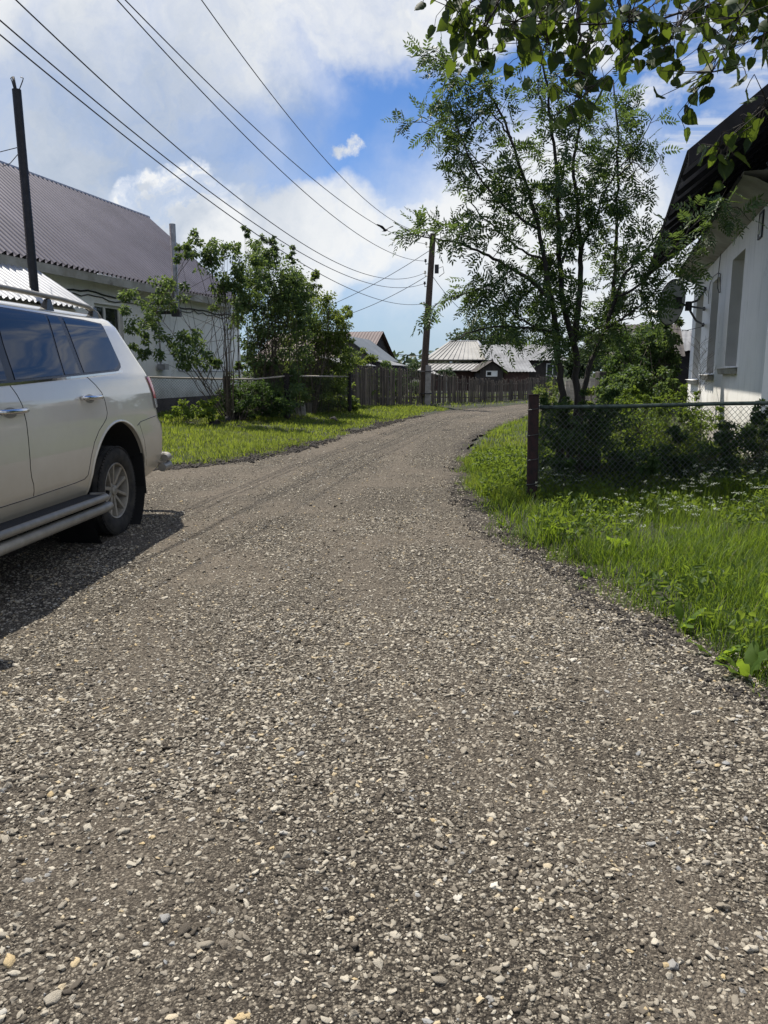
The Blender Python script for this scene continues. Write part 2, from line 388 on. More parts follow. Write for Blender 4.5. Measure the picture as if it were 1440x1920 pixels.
# ================================================================== TERRAIN, ROAD
LE = np.array([(-9, -6), (-8, 2), (-6.6, 8), (-4.6, 10.8), (-3.4, 11.6), (-2.57, 12.3), (-1.8, 14.4), (-1.0, 18.2), (-.29, 20.9), (.68, 24.5), (2.25, 29.7), (4.4, 33.2), (7, 36.3), (12, 39.8), (22, 43.5), (45, 48)], float)
RE = np.array([(5.5, -6), (3.2, -1), (2.2, 2.2), (1.79, 3.38), (1.56, 4.03), (1.47, 4.97), (1.32, 5.86), (1.05, 7.12), (1.0, 9.0), (1.27, 12.28), (1.5, 13.9), (1.79, 16.1), (2.75, 19.9), (5.0, 26.5), (7.6, 30.5), (13, 34.5), (22, 38), (45, 42)], float)
def sd_poly(P, x, y):
    """signed distance to a polyline running away from the camera: positive on its right"""
    x = np.asarray(x, float); y = np.asarray(y, float)
    best = np.full(x.shape, 1e9); sg = np.zeros(x.shape)
    for a, b in zip(P[:-1], P[1:]):
        d = b - a; L2 = d @ d
        t = np.clip(((x - a[0]) * d[0] + (y - a[1]) * d[1]) / L2, 0, 1)
        ex = x - (a[0] + t * d[0]); ey = y - (a[1] + t * d[1])
        q = np.hypot(ex, ey); c = d[1] * ex - d[0] * ey
        m = q < best - 1e-9
        best = np.where(m, q, best); sg = np.where(m, np.sign(c), sg)
    return best * sg
def vnoise(x, y, s, seed=0):
    """smooth value noise in numpy"""
    x = np.asarray(x, float) * s; y = np.asarray(y, float) * s
    xi = np.floor(x).astype(int); yi = np.floor(y).astype(int); fx = x - xi; fy = y - yi
    fx = fx * fx * (3 - 2 * fx); fy = fy * fy * (3 - 2 * fy)
    def h(a, b):
        n = (a * 374761393 + b * 668265263 + seed * 974711) & 0x7fffffff
        n = ((n ^ (n >> 13)) * 1274126177) & 0x7fffffff
        return ((n ^ (n >> 16)) & 0xffff) / 65535.0
    return (h(xi, yi) * (1 - fx) + h(xi + 1, yi) * fx) * (1 - fy) + (h(xi, yi + 1) * (1 - fx) + h(xi + 1, yi + 1) * fx) * fy
def sstep(a, b, v):
    t = np.clip((v - a) / (b - a), 0, 1); return t * t * (3 - 2 * t)
def terrain(x, y):
    x = np.asarray(x, float); y = np.asarray(y, float)
    dl = -sd_poly(LE, x, y); dr = sd_poly(RE, x, y)
    z = np.full(x.shape, -0.035)
    far = sstep(8, 13, y)
    z = z + far * (0.07 * sstep(0.0, 0.5, dl) + 0.22 * sstep(0.3, 4.5, dl)) + (1 - far) * 0.04 * sstep(0, 0.4, dl)
    z = z + 0.075 * sstep(0.0, 0.35, dr) + 0.10 * sstep(0.4, 5, dr)
    off = np.maximum(dl, dr)
    z = z + (vnoise(x, y, 0.7, 3) - 0.5) * 0.10 * sstep(0.2, 2, off) + (vnoise(x, y, 2.3, 4) - 0.5) * 0.04 * sstep(0.1, 0.6, off)
    return z
def Tz(x, y): return float(terrain(np.array([x]), np.array([y]))[0])
def road_z(x, y):
    return (vnoise(x, y, 0.45, 11) - 0.5) * 0.05 * sstep(2, 6, np.hypot(x, y)) + (vnoise(x, y, 1.6, 12) - 0.5) * 0.022 + (vnoise(x, y, 6, 13) - 0.5) * 0.008
def G(px, py, it=12):
    """where the ray through a photo pixel meets the ground"""
    z = 0.0
    for _ in range(it):
        p = gz(px, py, z); nz = Tz(p.x, p.y); z = 0.5 * z + 0.5 * max(nz, 0.0)
    p = gz(px, py, z); return Vector((p.x, p.y, z))

def soil_extra(t, bs, c, co):
    big = t.rng(t.noise(co, 0.8, 6, 0.65), 0.40, 0.60)
    g = t.mix(big, (0.026, 0.024, 0.013), (0.026, 0.042, 0.011))
    g = t.mix(t.rng(t.noise(co, 26, 5, 0.7), 0.35, 0.7), g, (0.022, 0.022, 0.014))
    t.l(g, bs.inputs['Base Color'])
M['soil'] = mat('grassy_soil', (0.04, 0.04, 0.02), 0.95, bump=0.9, bscale=30, bdist=0.03, extra=soil_extra)
xs = np.concatenate([np.linspace(-1500, -60, 10), np.linspace(-50, -14, 16), np.linspace(-13, 13, 131), np.linspace(14, 50, 16), np.linspace(60, 1500, 10)])
ys = np.concatenate([np.linspace(-400, -20, 6), np.linspace(-14, 1, 16), np.linspace(1.3, 36, 170), np.linspace(37, 80, 20), np.linspace(100, 2500, 12)])
X, Y = np.meshgrid(xs, ys, indexing='ij')
Z = terrain(X, Y)
nx, ny = X.shape
idx = np.arange(nx * ny).reshape(nx, ny)
Q = np.stack([idx[:-1, :-1], idx[1:, :-1], idx[1:, 1:], idx[:-1, 1:]], -1).reshape(-1, 4)
tag(np_mesh('ground', np.stack([X, Y, Z], -1).reshape(-1, 3), Q, M['soil'], None, True), kind='structure')

def gravel_extra(t, bs, c, co):
    def cells(scale):
        v = t.n('ShaderNodeTexVoronoi', feature='F1'); v.inputs['Scale'].default_value = scale
        w = t.noise(co, scale * 0.7, 2, out='Color')
        s_ = t.n('ShaderNodeVectorMath', operation='SCALE'); t.l(w, s_.inputs[0]); s_.inputs['Scale'].default_value = 0.9 / scale
        t.l(t.vmath('ADD', co, s_.outputs['Vector']), v.inputs['Vector'])
        sp = t.n('ShaderNodeSeparateColor'); t.l(v.outputs['Color'], sp.inputs[0])
        return v.outputs['Distance'], sp.outputs[0], sp.outputs[1]
    pal = [(0.0, (0.020, 0.016, 0.012)), (0.35, (0.055, 0.046, 0.036)), (0.6, (0.115, 0.098, 0.076)), (0.85, (0.24, 0.21, 0.165)), (1.0, (0.50, 0.45, 0.36))]
    d1, r1, k1 = cells(95); d2, r2, k2 = cells(210); d3, r3, k3 = cells(46)
    c1 = t.ramp(r1, pal); c2 = t.ramp(r2, pal); c3 = t.ramp(r3, [(0, (0.12, 0.105, 0.085)), (0.6, (0.30, 0.265, 0.21)), (1, (0.56, 0.51, 0.42))])
    gap1 = t.rng(d1, 0.35, 0.75, 1.0, 0.22)
    c = t.mix(1.0, c1, gap1, 'MULTIPLY')
    small = t.rng(t.noise(co, 30, 4), 0.42, 0.56)
    c = t.mix(small, c, t.mix(1.0, c2, t.rng(d2, 0.3, 0.75, 1.0, 0.25), 'MULTIPLY'))
    pick = t.math('MULTIPLY', t.rng(k3, 0.70, 0.74), t.rng(d3, 0.34, 0.26))
    c = t.mix(pick, c, c3)
    # compacted, dustier wheel lanes and damp fine patches (wear with a shape of its own)
    la = t.n('ShaderNodeAttribute', attribute_name='lane'); lane = t.math('MULTIPLY', la.outputs['Fac'], t.rng(t.noise(co, 5, 6, 0.7), 0.3, 0.62, 0.35, 1.0))
    c = t.mix(t.math('MULTIPLY', lane, 0.62), c, (0.170, 0.143, 0.112))
    dark = t.rng(t.noise(co, 1.1, 7, 0.7), 0.60, 0.72)
    c = t.mix(t.math('MULTIPLY', dark, 0.45), c, (0.060, 0.052, 0.045))
    ed = t.n('ShaderNodeAttribute', attribute_name='edge'); ev = t.math('ADD', ed.outputs['Fac'], t.math('MULTIPLY', t.math('SUBTRACT', t.noise(co, 3.2, 6, 0.65), 0.5), 0.9))
    soil = t.rng(ev, 0.26, 0.10)
    c = t.mix(t.math('MULTIPLY', soil, t.rng(t.noise(co, 40, 4, 0.7), 0.35, 0.6, 0.55, 1.0)), c, (0.038, 0.033, 0.028))
    t.l(c, bs.inputs['Base Color'])
    h = t.math('ADD', t.math('MULTIPLY', d1, -1.0), t.math('MULTIPLY', pick, 0.6))
    h = t.math('ADD', h, t.math('MULTIPLY', d2, -0.4))
    b = t.n('ShaderNodeBump'); b.inputs['Strength'].default_value = 0.85; b.inputs['Distance'].default_value = 0.012
    t.l(h, b.inputs['Height']); t.l(b.outputs[0], bs.inputs['Normal'])
M['gravel'] = mat('gravel_surface', (0.15, 0.14, 0.12), 0.95, spec=0.25, extra=gravel_extra)
def resample(P, n):
    # smooth then even spacing in y-ish arclength
    d = np.r_[0, np.cumsum(np.hypot(*np.diff(P, axis=0).T))]
    s_ = np.linspace(0, d[-1], n)
    q = np.stack([np.interp(s_, d, P[:, 0]), np.interp(s_, d, P[:, 1])], 1)
    k = np.array([1, 2, 3, 2, 1.]) / 9
    for _ in range(3):
        p = np.pad(q, ((2, 2), (0, 0)), mode='edge'); q[2:-2] = np.stack([np.convolve(p[:, i], k, 'valid') for i in (0, 1)], 1)[2:-2]
    return q
NR, NC = 520, 90
A_, B_ = resample(LE, NR), resample(RE, NR)
u = np.linspace(-0.012, 1.012, NC + 1)[None, :, None]
P = A_[:, None, :] * (1 - u) + B_[:, None, :] * u
rx, ry = P[..., 0], P[..., 1]
rx = rx + (vnoise(rx, ry, 1.7, 21) - 0.5) * 0.25 * (np.abs(u[..., 0] - 0.5) > 0.47)
rz = road_z(rx, ry)
idx = np.arange(NR * (NC + 1)).reshape(NR, NC + 1)
Q = np.stack([idx[:-1, :-1], idx[:-1, 1:], idx[1:, 1:], idx[1:, :-1]], -1).reshape(-1, 4)
def lane_at(x, y):
    """compacted, dusty running strips: two wheel tracks and irregular patches"""
    d = -sd_poly(RE, x, y) + (vnoise(x, y, .35, 33) - .5) * .7
    tr = np.exp(-((d - 1.25) / .30) ** 2) + np.exp(-((d - 2.75) / .34) ** 2) + .6 * np.exp(-((d - 4.6) / .5) ** 2)
    pat = sstep(.55, .8, vnoise(x, y, .9, 34) * .65 + vnoise(x, y, 2.6, 35) * .35)
    tr = tr + 1.1 * np.exp(-((x + 2.9) / 1.3) ** 2 - ((y - 10.9) / 1.0) ** 2) + .7 * np.exp(-((x + 1.2) / .8) ** 2 - ((y - 15) / 1.6) ** 2)
    return np.clip(tr * (.35 + .75 * vnoise(x, y, .8, 36)) * .85 + pat * .8, 0, 1) * (.70 + .30 * sstep(2.5, 6, y))
road = tag(np_mesh('road', np.stack([rx, ry, rz], -1).reshape(-1, 3), Q, M['gravel'], None, True), kind='structure')
ea = road.data.attributes.new('edge', 'FLOAT', 'POINT'); ea.data.foreach_set('value', np.minimum(-sd_poly(RE, rx, ry), sd_poly(LE, rx, ry) + 0.05 + 2.0 * (ry < 10.5)).astype(np.float32).ravel())

la_ = road.data.attributes.new('lane', 'FLOAT', 'POINT'); la_.data.foreach_set('value', lane_at(rx, ry).astype(np.float32).ravel())

# ------------------------------------------------------------------ loose gravel: pebbles on points (nobody could count them)
def pebble_mat():
    m = bpy.data.materials.new('pebble'); m.use_nodes = True
    t = NT(m.node_tree); bs = m.node_tree.nodes['Principled BSDF']
    oi = t.n('ShaderNodeObjectInfo')
    c = t.ramp(oi.outputs['Random'], [(0, (0.050, 0.042, 0.033)), (0.22, (0.13, 0.112, 0.088)), (0.45, (0.25, 0.222, 0.178)), (0.7, (0.38, 0.345, 0.28)), (0.90, (0.54, 0.495, 0.405)), (0.94, (0.52, 0.40, 0.22)), (0.97, (0.25, 0.26, 0.27)), (1.0, (0.66, 0.62, 0.53))])
    co = t.n('ShaderNodeTexCoord').outputs['Object']
    c = t.mix(t.rng(t.noise(co, 3.5, 5, 0.6), 0.4, 0.75, 0, 0.35), c, (0.12, 0.10, 0.08))
    t.l(c, bs.inputs['Base Color']); bs.inputs['Roughness'].default_value = 0.85; bs.inputs['Specular IOR Level'].default_value = 0.3
    b = t.n('ShaderNodeBump'); b.inputs['Strength'].default_value = 0.4; b.inputs['Distance'].default_value = 0.05
    t.l(t.noise(co, 6, 4), b.inputs['Height']); t.l(b.outputs[0], bs.inputs['Normal'])
    return m
M['pebble'] = pebble_mat()
M['clod'] = mat('soil_clod', (0.050, 0.043, 0.037), 0.95, col2=(0.022, 0.019, 0.017), vscale=3)
def stone_group(name, material):
    ng = bpy.data.node_groups.new(name, 'GeometryNodeTree')
    ng.interface.new_socket('Geometry', in_out='INPUT', socket_type='NodeSocketGeometry')
    ng.interface.new_socket('Geometry', in_out='OUTPUT', socket_type='NodeSocketGeometry')
    N = ng.nodes.new; L = ng.links.new
    gi, go = N('NodeGroupInput'), N('NodeGroupOutput')
    join = N('GeometryNodeGeometryToInstance')
    for k in range(5):
        ico = N('GeometryNodeMeshIcoSphere'); ico.inputs['Radius'].default_value = 1.0; ico.inputs['Subdivisions'].default_value = 2 if k < 3 else 1
        ns = N('ShaderNodeTexNoise'); ns.inputs['Scale'].default_value = 1.1; ns.inputs['Detail'].default_value = 1
        ps = N('GeometryNodeInputPosition'); ad = N('ShaderNodeVectorMath'); ad.operation = 'ADD'; ad.inputs[1].default_value = (k * 7.3, k * 3.1, k)
        L(ps.outputs[0], ad.inputs[0]); L(ad.outputs[0], ns.inputs['Vector'])
        sb = N('ShaderNodeVectorMath'); sb.operation = 'SUBTRACT'; sb.inputs[1].default_value = (0.5, 0.5, 0.5); L(ns.outputs['Color'], sb.inputs[0])
        scl = N('ShaderNodeVectorMath'); scl.operation = 'SCALE'; scl.inputs['Scale'].default_value = 2.1; L(sb.outputs[0], scl.inputs[0])
        sp = N('GeometryNodeSetPosition'); L(ico.outputs['Mesh'], sp.inputs['Geometry']); L(scl.outputs[0], sp.inputs['Offset'])
        sh = N('GeometryNodeSetShadeSmooth'); sh.inputs['Shade Smooth'].default_value = k < 4; L(sp.outputs[0], sh.inputs[0])
        sm = N('GeometryNodeSetMaterial'); sm.inputs['Material'].default_value = material; L(sh.outputs[0], sm.inputs['Geometry'])
        L(sm.outputs[0], join.inputs[0])
    ip = N('GeometryNodeInstanceOnPoints'); ip.inputs['Pick Instance'].default_value = True
    L(gi.outputs[0], ip.inputs['Points']); L(join.outputs[0], ip.inputs['Instance'])
    for nm, sock in (('rot', 'Rotation'), ('scl', 'Scale')):
        a = N('GeometryNodeInputNamedAttribute'); a.data_type = 'FLOAT_VECTOR'; a.inputs['Name'].default_value = nm
        L(a.outputs['Attribute'], ip.inputs[sock])
    L(ip.outputs[0], go.inputs[0])
    return ng
def stones(name, P, size, material, flat=(0.32, 0.62), sink=0.25):
    n = len(P)
    me = bpy.data.meshes.new(name); me.vertices.add(n)
    S = np.stack([size * R.uniform(.8, 1.5, n), size * R.uniform(.7, 1.05, n), size * R.uniform(*flat, n)], 1)
    P = P.copy(); P[:, 2] += S[:, 2] * (1 - 2 * sink) * 0.7
    me.vertices.foreach_set('co', P.astype(np.float32).ravel())
    rot = np.stack([R.normal(0, .28, n), R.normal(0, .28, n), R.uniform(0, 6.28, n)], 1)
    for nm, v in (('rot', rot), ('scl', S)):
        a = me.attributes.new(nm, 'FLOAT_VECTOR', 'POINT'); a.data.foreach_set('vector', v.astype(np.float32).ravel())
    o = bpy.data.objects.new(name, me); COL.objects.link(o); me.materials.append(material)
    m = o.modifiers.new('stones', 'NODES'); m.node_group = stone_group(name + '_nodes', material)
    return o
def on_road(x, y, margin=0.0): return (sd_poly(LE, x, y) > margin) & (sd_poly(RE, x, y) < -margin)
pts, siz = [], []
for (y0, y1, n, s0, s1) in ((1.1, 2.6, 30000, .0034, .0155), (2.6, 4.5, 56000, .0040, .0160), (4.5, 8, 84000, .0048, .0140), (8, 14, 56000, .007, .014), (14, 28, 26000, .011, .018)):
    y = np.sqrt(R.uniform(y0 ** 2, y1 ** 2, n)); x = R.uniform(-1, 1, n) * (0.62 * y + 0.7)
    # stones gather in loose drifts and thin out in the wheel lanes
    k = on_road(x, y, -0.20) & (R.uniform(0, 1, n) < (0.30 + 1.1 * vnoise(x, y, 1.1, 31) * (0.5 + vnoise(x, y, 4, 32))) * (1 - .80 * lane_at(x, y)))
    x, y = x[k], y[k]
    s_ = s0 * (s1 / s0) ** (R.beta(1.1, 2.6, len(x))) * (1 + .25 * sstep(.2, -1.2, x) * sstep(4, 1.5, y))
    pts.append(np.stack([x, y, np.maximum(road_z(x, y), terrain(x, y))], 1)); siz.append(s_ * np.where(on_road(x, y, 0.0), 1, .8))
n = 420   # the odd larger stone, more of them near the camera's left
y = np.sqrt(R.uniform(1.2 ** 2, 9 ** 2, n)); x = R.uniform(-1, 1, n) * (0.62 * y + 0.5); k = on_road(x, y, 0.1)
pts.append(np.stack([x[k], y[k], road_z(x[k], y[k])], 1)); siz.append(R.uniform(.011, .020, k.sum()))
tag(stones('gravel', np.concatenate(pts), np.concatenate(siz), M['pebble']), kind='stuff')
# dark crumbled soil and stones along the grass edges
def edge_pts(Pl, n, lo, hi, ylo, yhi, sgn):
    q = resample(Pl, 900); q = q[(q[:, 1] > ylo) & (q[:, 1] < yhi)]
    w = 1 / np.maximum(q[:, 1], 3); i = R.choice(len(q), n, p=w / w.sum())
    d = R.uniform(lo, hi, n) + R.normal(0, .07, n)
    x = q[i, 0] + sgn * d + R.normal(0, .03, n); y = q[i, 1] + R.uniform(-.1, .1, n)
    zz = np.maximum(road_z(x, y), terrain(x, y))
    return np.stack([x, y, zz], 1)
pe = edge_pts(RE, 9000, -0.22, 0.16, 1.5, 12, 1); k = vnoise(pe[:, 0], pe[:, 1], 1.9, 41) * .6 + vnoise(pe[:, 0], pe[:, 1], 6, 43) * .4 > 0.50; pe = pe[k]
pl = edge_pts(LE, 5000, -0.22, 0.45, 10.8, 26, -1); k = vnoise(pl[:, 0], pl[:, 1], 1.2, 42) > 0.45; pl = pl[k]
pa = np.concatenate([pe, pl]); sa = np.concatenate([0.0045 * (5 ** R.beta(1, 3, len(pe))), 0.012 * (3.5 ** R.beta(1, 2, len(pl)))])
tag(stones('soil_clods', pa, sa, M['clod'], (0.5, 0.9), 0.3), kind='stuff')

# ================================================================== GRASS AND OTHER GROUND COVER
def blades(name, P, h, w, lean, material, seg=3, curve=1.0):
    n = len(P); a = R.uniform(0, 2 * math.pi, n)
    d = np.stack([np.cos(a), np.sin(a), np.zeros(n)], 1)
    side = np.stack([-np.sin(a + R.normal(0, .5, n)), np.cos(a), np.zeros(n)], 1)
    V = []
    for k in range(seg + 1):
        t = k / seg
        c = P + d * (lean * h * (t ** (1 + curve)))[:, None]; c[:, 2] += h * (t - 0.30 * lean * t ** 2.5)
        ww = (w * (1 - t ** 1.7) * 0.5 + 0.0003)[:, None]
        V += [c - side * ww, c + side * ww]
    V = np.stack(V, 1)   # n, 2(seg+1), 3
    m = 2 * (seg + 1); base = (np.arange(n) * m)[:, None, None]
    q = np.array([[2 * k, 2 * k + 1, 2 * k + 3, 2 * k + 2] for k in range(seg)])[None]
    return np_mesh(name, V.reshape(-1, 3), (base + q).reshape(-1, 4), material)
def scatter(n, x0, x1, y0, y1):
    x = R.uniform(x0, x1, n); y = R.uniform(y0, y1, n)
    return x, y
def lift(x, y): return np.stack([x, y, terrain(x, y) - 0.01], 1)
# right verge: tall, rough, in clumps
P, H_, W_, L_ = [], [], [], []
for (n, x0, x1, y0, y1, hm, wm) in ((74000, 0.9, 5.0, 1.6, 6.0, .155, .0050), (76000, 0.8, 7.0, 6.0, 13.0, .170, .0062), (9000, 1.2, 9.0, 13.0, 30.0, .16, .013)):
    x, y = scatter(n, x0, x1, y0, y1)
    c = vnoise(x, y, 2.2, 51) * 0.6 + vnoise(x, y, 6.5, 52) * 0.4
    dr = sd_poly(RE, x, y) + (vnoise(x, y, 3.1, 53) - 0.5) * 0.32
    k = (dr > -0.05) & (R.uniform(0, 1, n) < .12 + .75 * sstep(.14, .5, c)) & (x < 0.72 * y + 0.8)
    x, y, c, dr = x[k], y[k], c[k], dr[k]
    hh = hm * (0.40 + 1.2 * c) * R.uniform(.45, 1.35, len(x)) * (0.55 + 0.45 * sstep(0, .35, dr))
    P.append(lift(x, y)); H_.append(hh); W_.append(wm * R.uniform(.6, 1.3, len(x))); L_.append(R.uniform(.1, .85, len(x)))
tag(blades('grass', np.concatenate(P), np.concatenate(H_), np.concatenate(W_), np.concatenate(L_), M['grass']), kind='stuff')
# left bank and road ends: short yellow-green turf
P, H_, W_, L_ = [], [], [], []
for (n, x0, x1, y0, y1, hm, wm) in ((76000, -9, 0, 9.5, 17.5, .075, .011), (70000, -7, 3, 17.5, 31, .08, .019), (9000, -8, 12, 30, 44, .10, .03), (20000, 1, 5.5, 12, 29, .10, .015), (26000, 0.9, 2.6, 8.2, 14, .12, .009)):
    x, y = scatter(n, x0, x1, y0, y1)
    c = vnoise(x, y, 1.3, 61) * 0.6 + vnoise(x, y, 4, 62) * 0.4
    off = np.maximum(-sd_poly(LE, x, y), sd_poly(RE, x, y)) + (vnoise(x, y, 1.5, 63) - 0.5) * 0.6
    k = (off > 0.12) & (R.uniform(0, 1, n) < .25 + .75 * sstep(.12, .42, c))
    x, y, c = x[k], y[k], c[k]
    P.append(lift(x, y)); H_.append(hm * (0.4 + 1.3 * c) * R.uniform(.5, 1.4, len(x))); W_.append(wm * R.uniform(.6, 1.3, len(x))); L_.append(R.uniform(.1, .8, len(x)))
tag(blades('turf', np.concatenate(P), np.concatenate(H_), np.concatenate(W_), np.concatenate(L_), M['lawn'], 2), kind='stuff')

# generic leaves: 6-vertex blades, folded along the midrib
def leaves(name, P, Dr, Up, L, Wd, material, parent=None, fold=0.25, droop=0.0):
    P = np.asarray(P, float); n = len(P)
    Dr = Dr / (np.linalg.norm(Dr, axis=1, keepdims=True) + 1e-9)
    S = np.cross(Dr, Up); S /= (np.linalg.norm(S, axis=1, keepdims=True) + 1e-9)
    N_ = np.cross(S, Dr)
    L = np.broadcast_to(L, (n,))[:, None]; Wd = np.broadcast_to(Wd, (n,))[:, None]
    f = fold * Wd * N_; dz = np.array([[0, 0, -1.0]]) * droop * L
    V = np.stack([P, P + Dr * L * .30 + S * Wd * .46 + f, P + Dr * L * .66 + S * Wd * .36 + f + dz * .4, P + Dr * L + dz,
                  P + Dr * L * .66 - S * Wd * .36 + f + dz * .4, P + Dr * L * .30 - S * Wd * .46 + f], 1)
    b = (np.arange(n) * 6)[:, None, None]
    return np_mesh(name, V.reshape(-1, 3), (b + np.array([[0, 1, 2, 3], [0, 3, 4, 5]])[None]).reshape(-1, 4), material, parent)
def rdir(n, up=0.0, spread=1.0):
    d = R.normal(0, 1, (n, 3)) * spread; d[:, 2] += up
    return d / np.linalg.norm(d, axis=1, keepdims=True)

# small broad leaves filling the verge between the blades
x, y = scatter(44000, 0.9, 7, 1.8, 13); dr = sd_poly(RE, x, y); k = (dr > .12) & (vnoise(x, y, 1.7, 71) > .40) & (x < .75 * y + .8); x, y = x[k], y[k]
P = lift(x, y); P[:, 2] += R.uniform(.03, .13, len(x)) + .16 * vnoise(x, y, 2.2, 51)
tag(leaves('clover', P, rdir(len(x), .5), rdir(len(x), 1.5), R.uniform(.03, .085, len(x)), R.uniform(.014, .034, len(x)), M['weed']), kind='stuff')
# white umbels: stalk plus a flat head of tiny flowers
n = 380
ux = np.concatenate([R.uniform(1.6, 5.2, n), R.uniform(1.7, 2.6, 50)]); uy = np.concatenate([R.uniform(5.6, 8.7, n), R.uniform(7.4, 8.6, 50)])
k = (sd_poly(RE, ux, uy) > .35) & (vnoise(ux, uy, 1.2, 81) > .33); ux, uy = ux[k], uy[k]
ub = lift(ux, uy); uh = R.uniform(.22, .46, len(ux)); top = ub + np.stack([R.normal(0, .04, len(ux)), R.normal(0, .04, len(ux)), uh], 1)
blades('umbel_stalks', ub, uh, np.full(len(ux), .004), np.full(len(ux), .05), M['weed'], 2)
tag(bpy.context.scene.objects['umbel_stalks'], kind='stuff')
rep = 12
P = np.repeat(top, rep, 0) + np.stack([R.normal(0, .016, len(top) * rep), R.normal(0, .016, len(top) * rep), R.normal(0, .005, len(top) * rep)], 1)
tag(leaves('white_umbels', P, rdir(len(P)) * [1, 1, .2], rdir(len(P), 4), R.uniform(.008, .014, len(P)), R.uniform(.007, .012, len(P)), M['petal']), kind='stuff')

# ================================================================== RIGHT HOUSE
hd = Vector((0.283, 0.959, 0)).normalized()      # along the long wall, away from the camera
hn = Vector((-hd.y, hd.x, 0))                    # out of the long wall, towards the road
C0 = Vector((4.86, 10.0, 0)); RL, EAVE = 10.0, 3.76
def RW(t, z, out=0.0): return C0 + hd * t + hn * out + Vector((0, 0, z))
def rpx(px, py):
    p = on_plane(px, py, C0, hn); return (p - C0).dot(hd), p.z
house = empty('plastered_house', tuple(C0), 0, 'white plastered house with bare window recesses, behind the wire fence on the right', 'house')
house.location = (0, 0, 0)
wins = []
for (tl, tr, br, bl) in (((1371, 491), (1394, 469), (1384.5, 684), (1361, 689)), ((1334, 532), (1347, 521), (1341, 697), (1326, 703)), ((1305, 562), (1317.5, 551), (1311, 707.5), (1299, 712.5))):
    a = [rpx(*q) for q in (tl, tr, br, bl)]
    wins.append((min((a[1][0] + a[2][0]) / 2, 99), (a[0][0] + a[3][0]) / 2, (a[2][1] + a[3][1]) / 2, (a[0][1] + a[1][1]) / 2))
RL = max(RL, wins[-1][1] + 0.9)
def wall_with_holes(mb, T0, T1, Z0, Z1, holes, pt):
    ts = sorted({T0, T1} | {h[0] for h in holes} | {h[1] for h in holes}); 
    for a, b in zip(ts[:-1], ts[1:]):
        hs = sorted([h for h in holes if h[0] <= a + 1e-6 and h[1] >= b - 1e-6], key=lambda h: h[2])
        z = Z0
        for h in hs + [None]:
            e = h[2] if h else Z1
            if e > z: mb.add([pt(a, z), pt(b, z), pt(b, e), pt(a, e)], [(0, 1, 2, 3)])
            if h: z = h[3]
mb = MB(); wall_with_holes(mb, 0, RL, -0.3, EAVE, wins, lambda t, z: RW(t, z))
GW = 6.4
gin = hd.cross(Vector((0, 0, 1))).normalized()   # into the house, along the gable wall
if gin.dot(hn) > 0: gin = -gin
mb.add([RW(0, -.3), RW(0, -.3) + gin * GW, RW(0, EAVE) + gin * GW, RW(0, EAVE)], [(0, 1, 2, 3)])
mb.add([RW(0, EAVE), RW(0, EAVE) + gin * GW, RW(0, EAVE + 2.5) + gin * GW / 2], [(0, 1, 2)])
mb.add([RW(RL, -.3), RW(RL, -.3) + gin * GW, RW(RL, EAVE) + gin * GW, RW(RL, EAVE)], [(3, 2, 1, 0)])
mb.add([RW(RL, EAVE), RW(RL, EAVE) + gin * GW, RW(RL, EAVE + 2.5) + gin * GW / 2], [(2, 1, 0)])
mb.add([RW(0, -.3) + gin * GW, RW(RL, -.3) + gin * GW, RW(RL, EAVE) + gin * GW, RW(0, EAVE) + gin * GW], [(0, 1, 2, 3)])
mb.build('wall', M['plaster'], house)
for (t0, t1, z0, z1) in wins:
    dp = 0.30; w = MB()
    a = [RW(t0, z0), RW(t1, z0), RW(t1, z1), RW(t0, z1)]; b = [p - hn * dp for p in a]
    for i in range(4):
        j = (i + 1) % 4; w.add([a[i], a[j], b[j], b[i]], [(0, 1, 2, 3)])
    wo_ = w.build('window_recess', M['reveal'], house)
    f = MB()
    for (p, q, r_, s_) in ((t0, t1, z0, z0 + .06), (t0, t1, z1 - .06, z1), (t0, t0 + .06, z0 + .06, z1 - .06), (t1 - .06, t1, z0 + .06, z1 - .06), ((t0 + t1) / 2 - .03, (t0 + t1) / 2 + .03, z0 + .06, z1 - .06)):
        f.slab([RW(p, r_, -dp + .05), RW(q, r_, -dp + .05), RW(q, s_, -dp + .05), RW(p, s_, -dp + .05)], .05)
    f.build('frame', M['white_frame'], wo_)
    g = MB(); g.add([RW(t0, z0, -dp + .02), RW(t1, z0, -dp + .02), RW(t1, z1, -dp + .02), RW(t0, z1, -dp + .02)], [(0, 1, 2, 3)]); g.build('pane', M['glass_dark'], wo_)
    s_ = MB(); e0, e1 = t0 - .12, t1 + .14
    s_.hexa([RW(e0, z0 - .13, .003), RW(e1, z0 - .13, .003), RW(e1, z0 - .13, .085), RW(e0, z0 - .13, .085), RW(e0, z0 - .035, .003), RW(e1, z0 - .035, .003), RW(e1, z0 - .035, .11), RW(e0, z0 - .035, .11)])
    s_.build('sill', M['plaster_grey'], wo_, bevel=.012)
    s_ = MB(); nn = 14
    for k in range(nn):   # a curled sheet-metal flashing with a ragged edge
        ta, tb = e0 - .02 + (e1 - e0 + .04) * k / nn, e0 - .02 + (e1 - e0 + .04) * (k + 1) / nn
        oa, ob = .13 + .025 * math.sin(k * 2.1), .13 + .025 * math.sin((k + 1) * 2.1)
        s_.slab([RW(ta, z0 + .004, -.2), RW(tb, z0 + .004, -.2), RW(tb, z0 - .028, ob), RW(ta, z0 - .028, oa)], .004)
    s_.build('sill_flashing', M['plaster'], wo_)
OV, GOV, PITR = 1.14, 0.95, 0.80
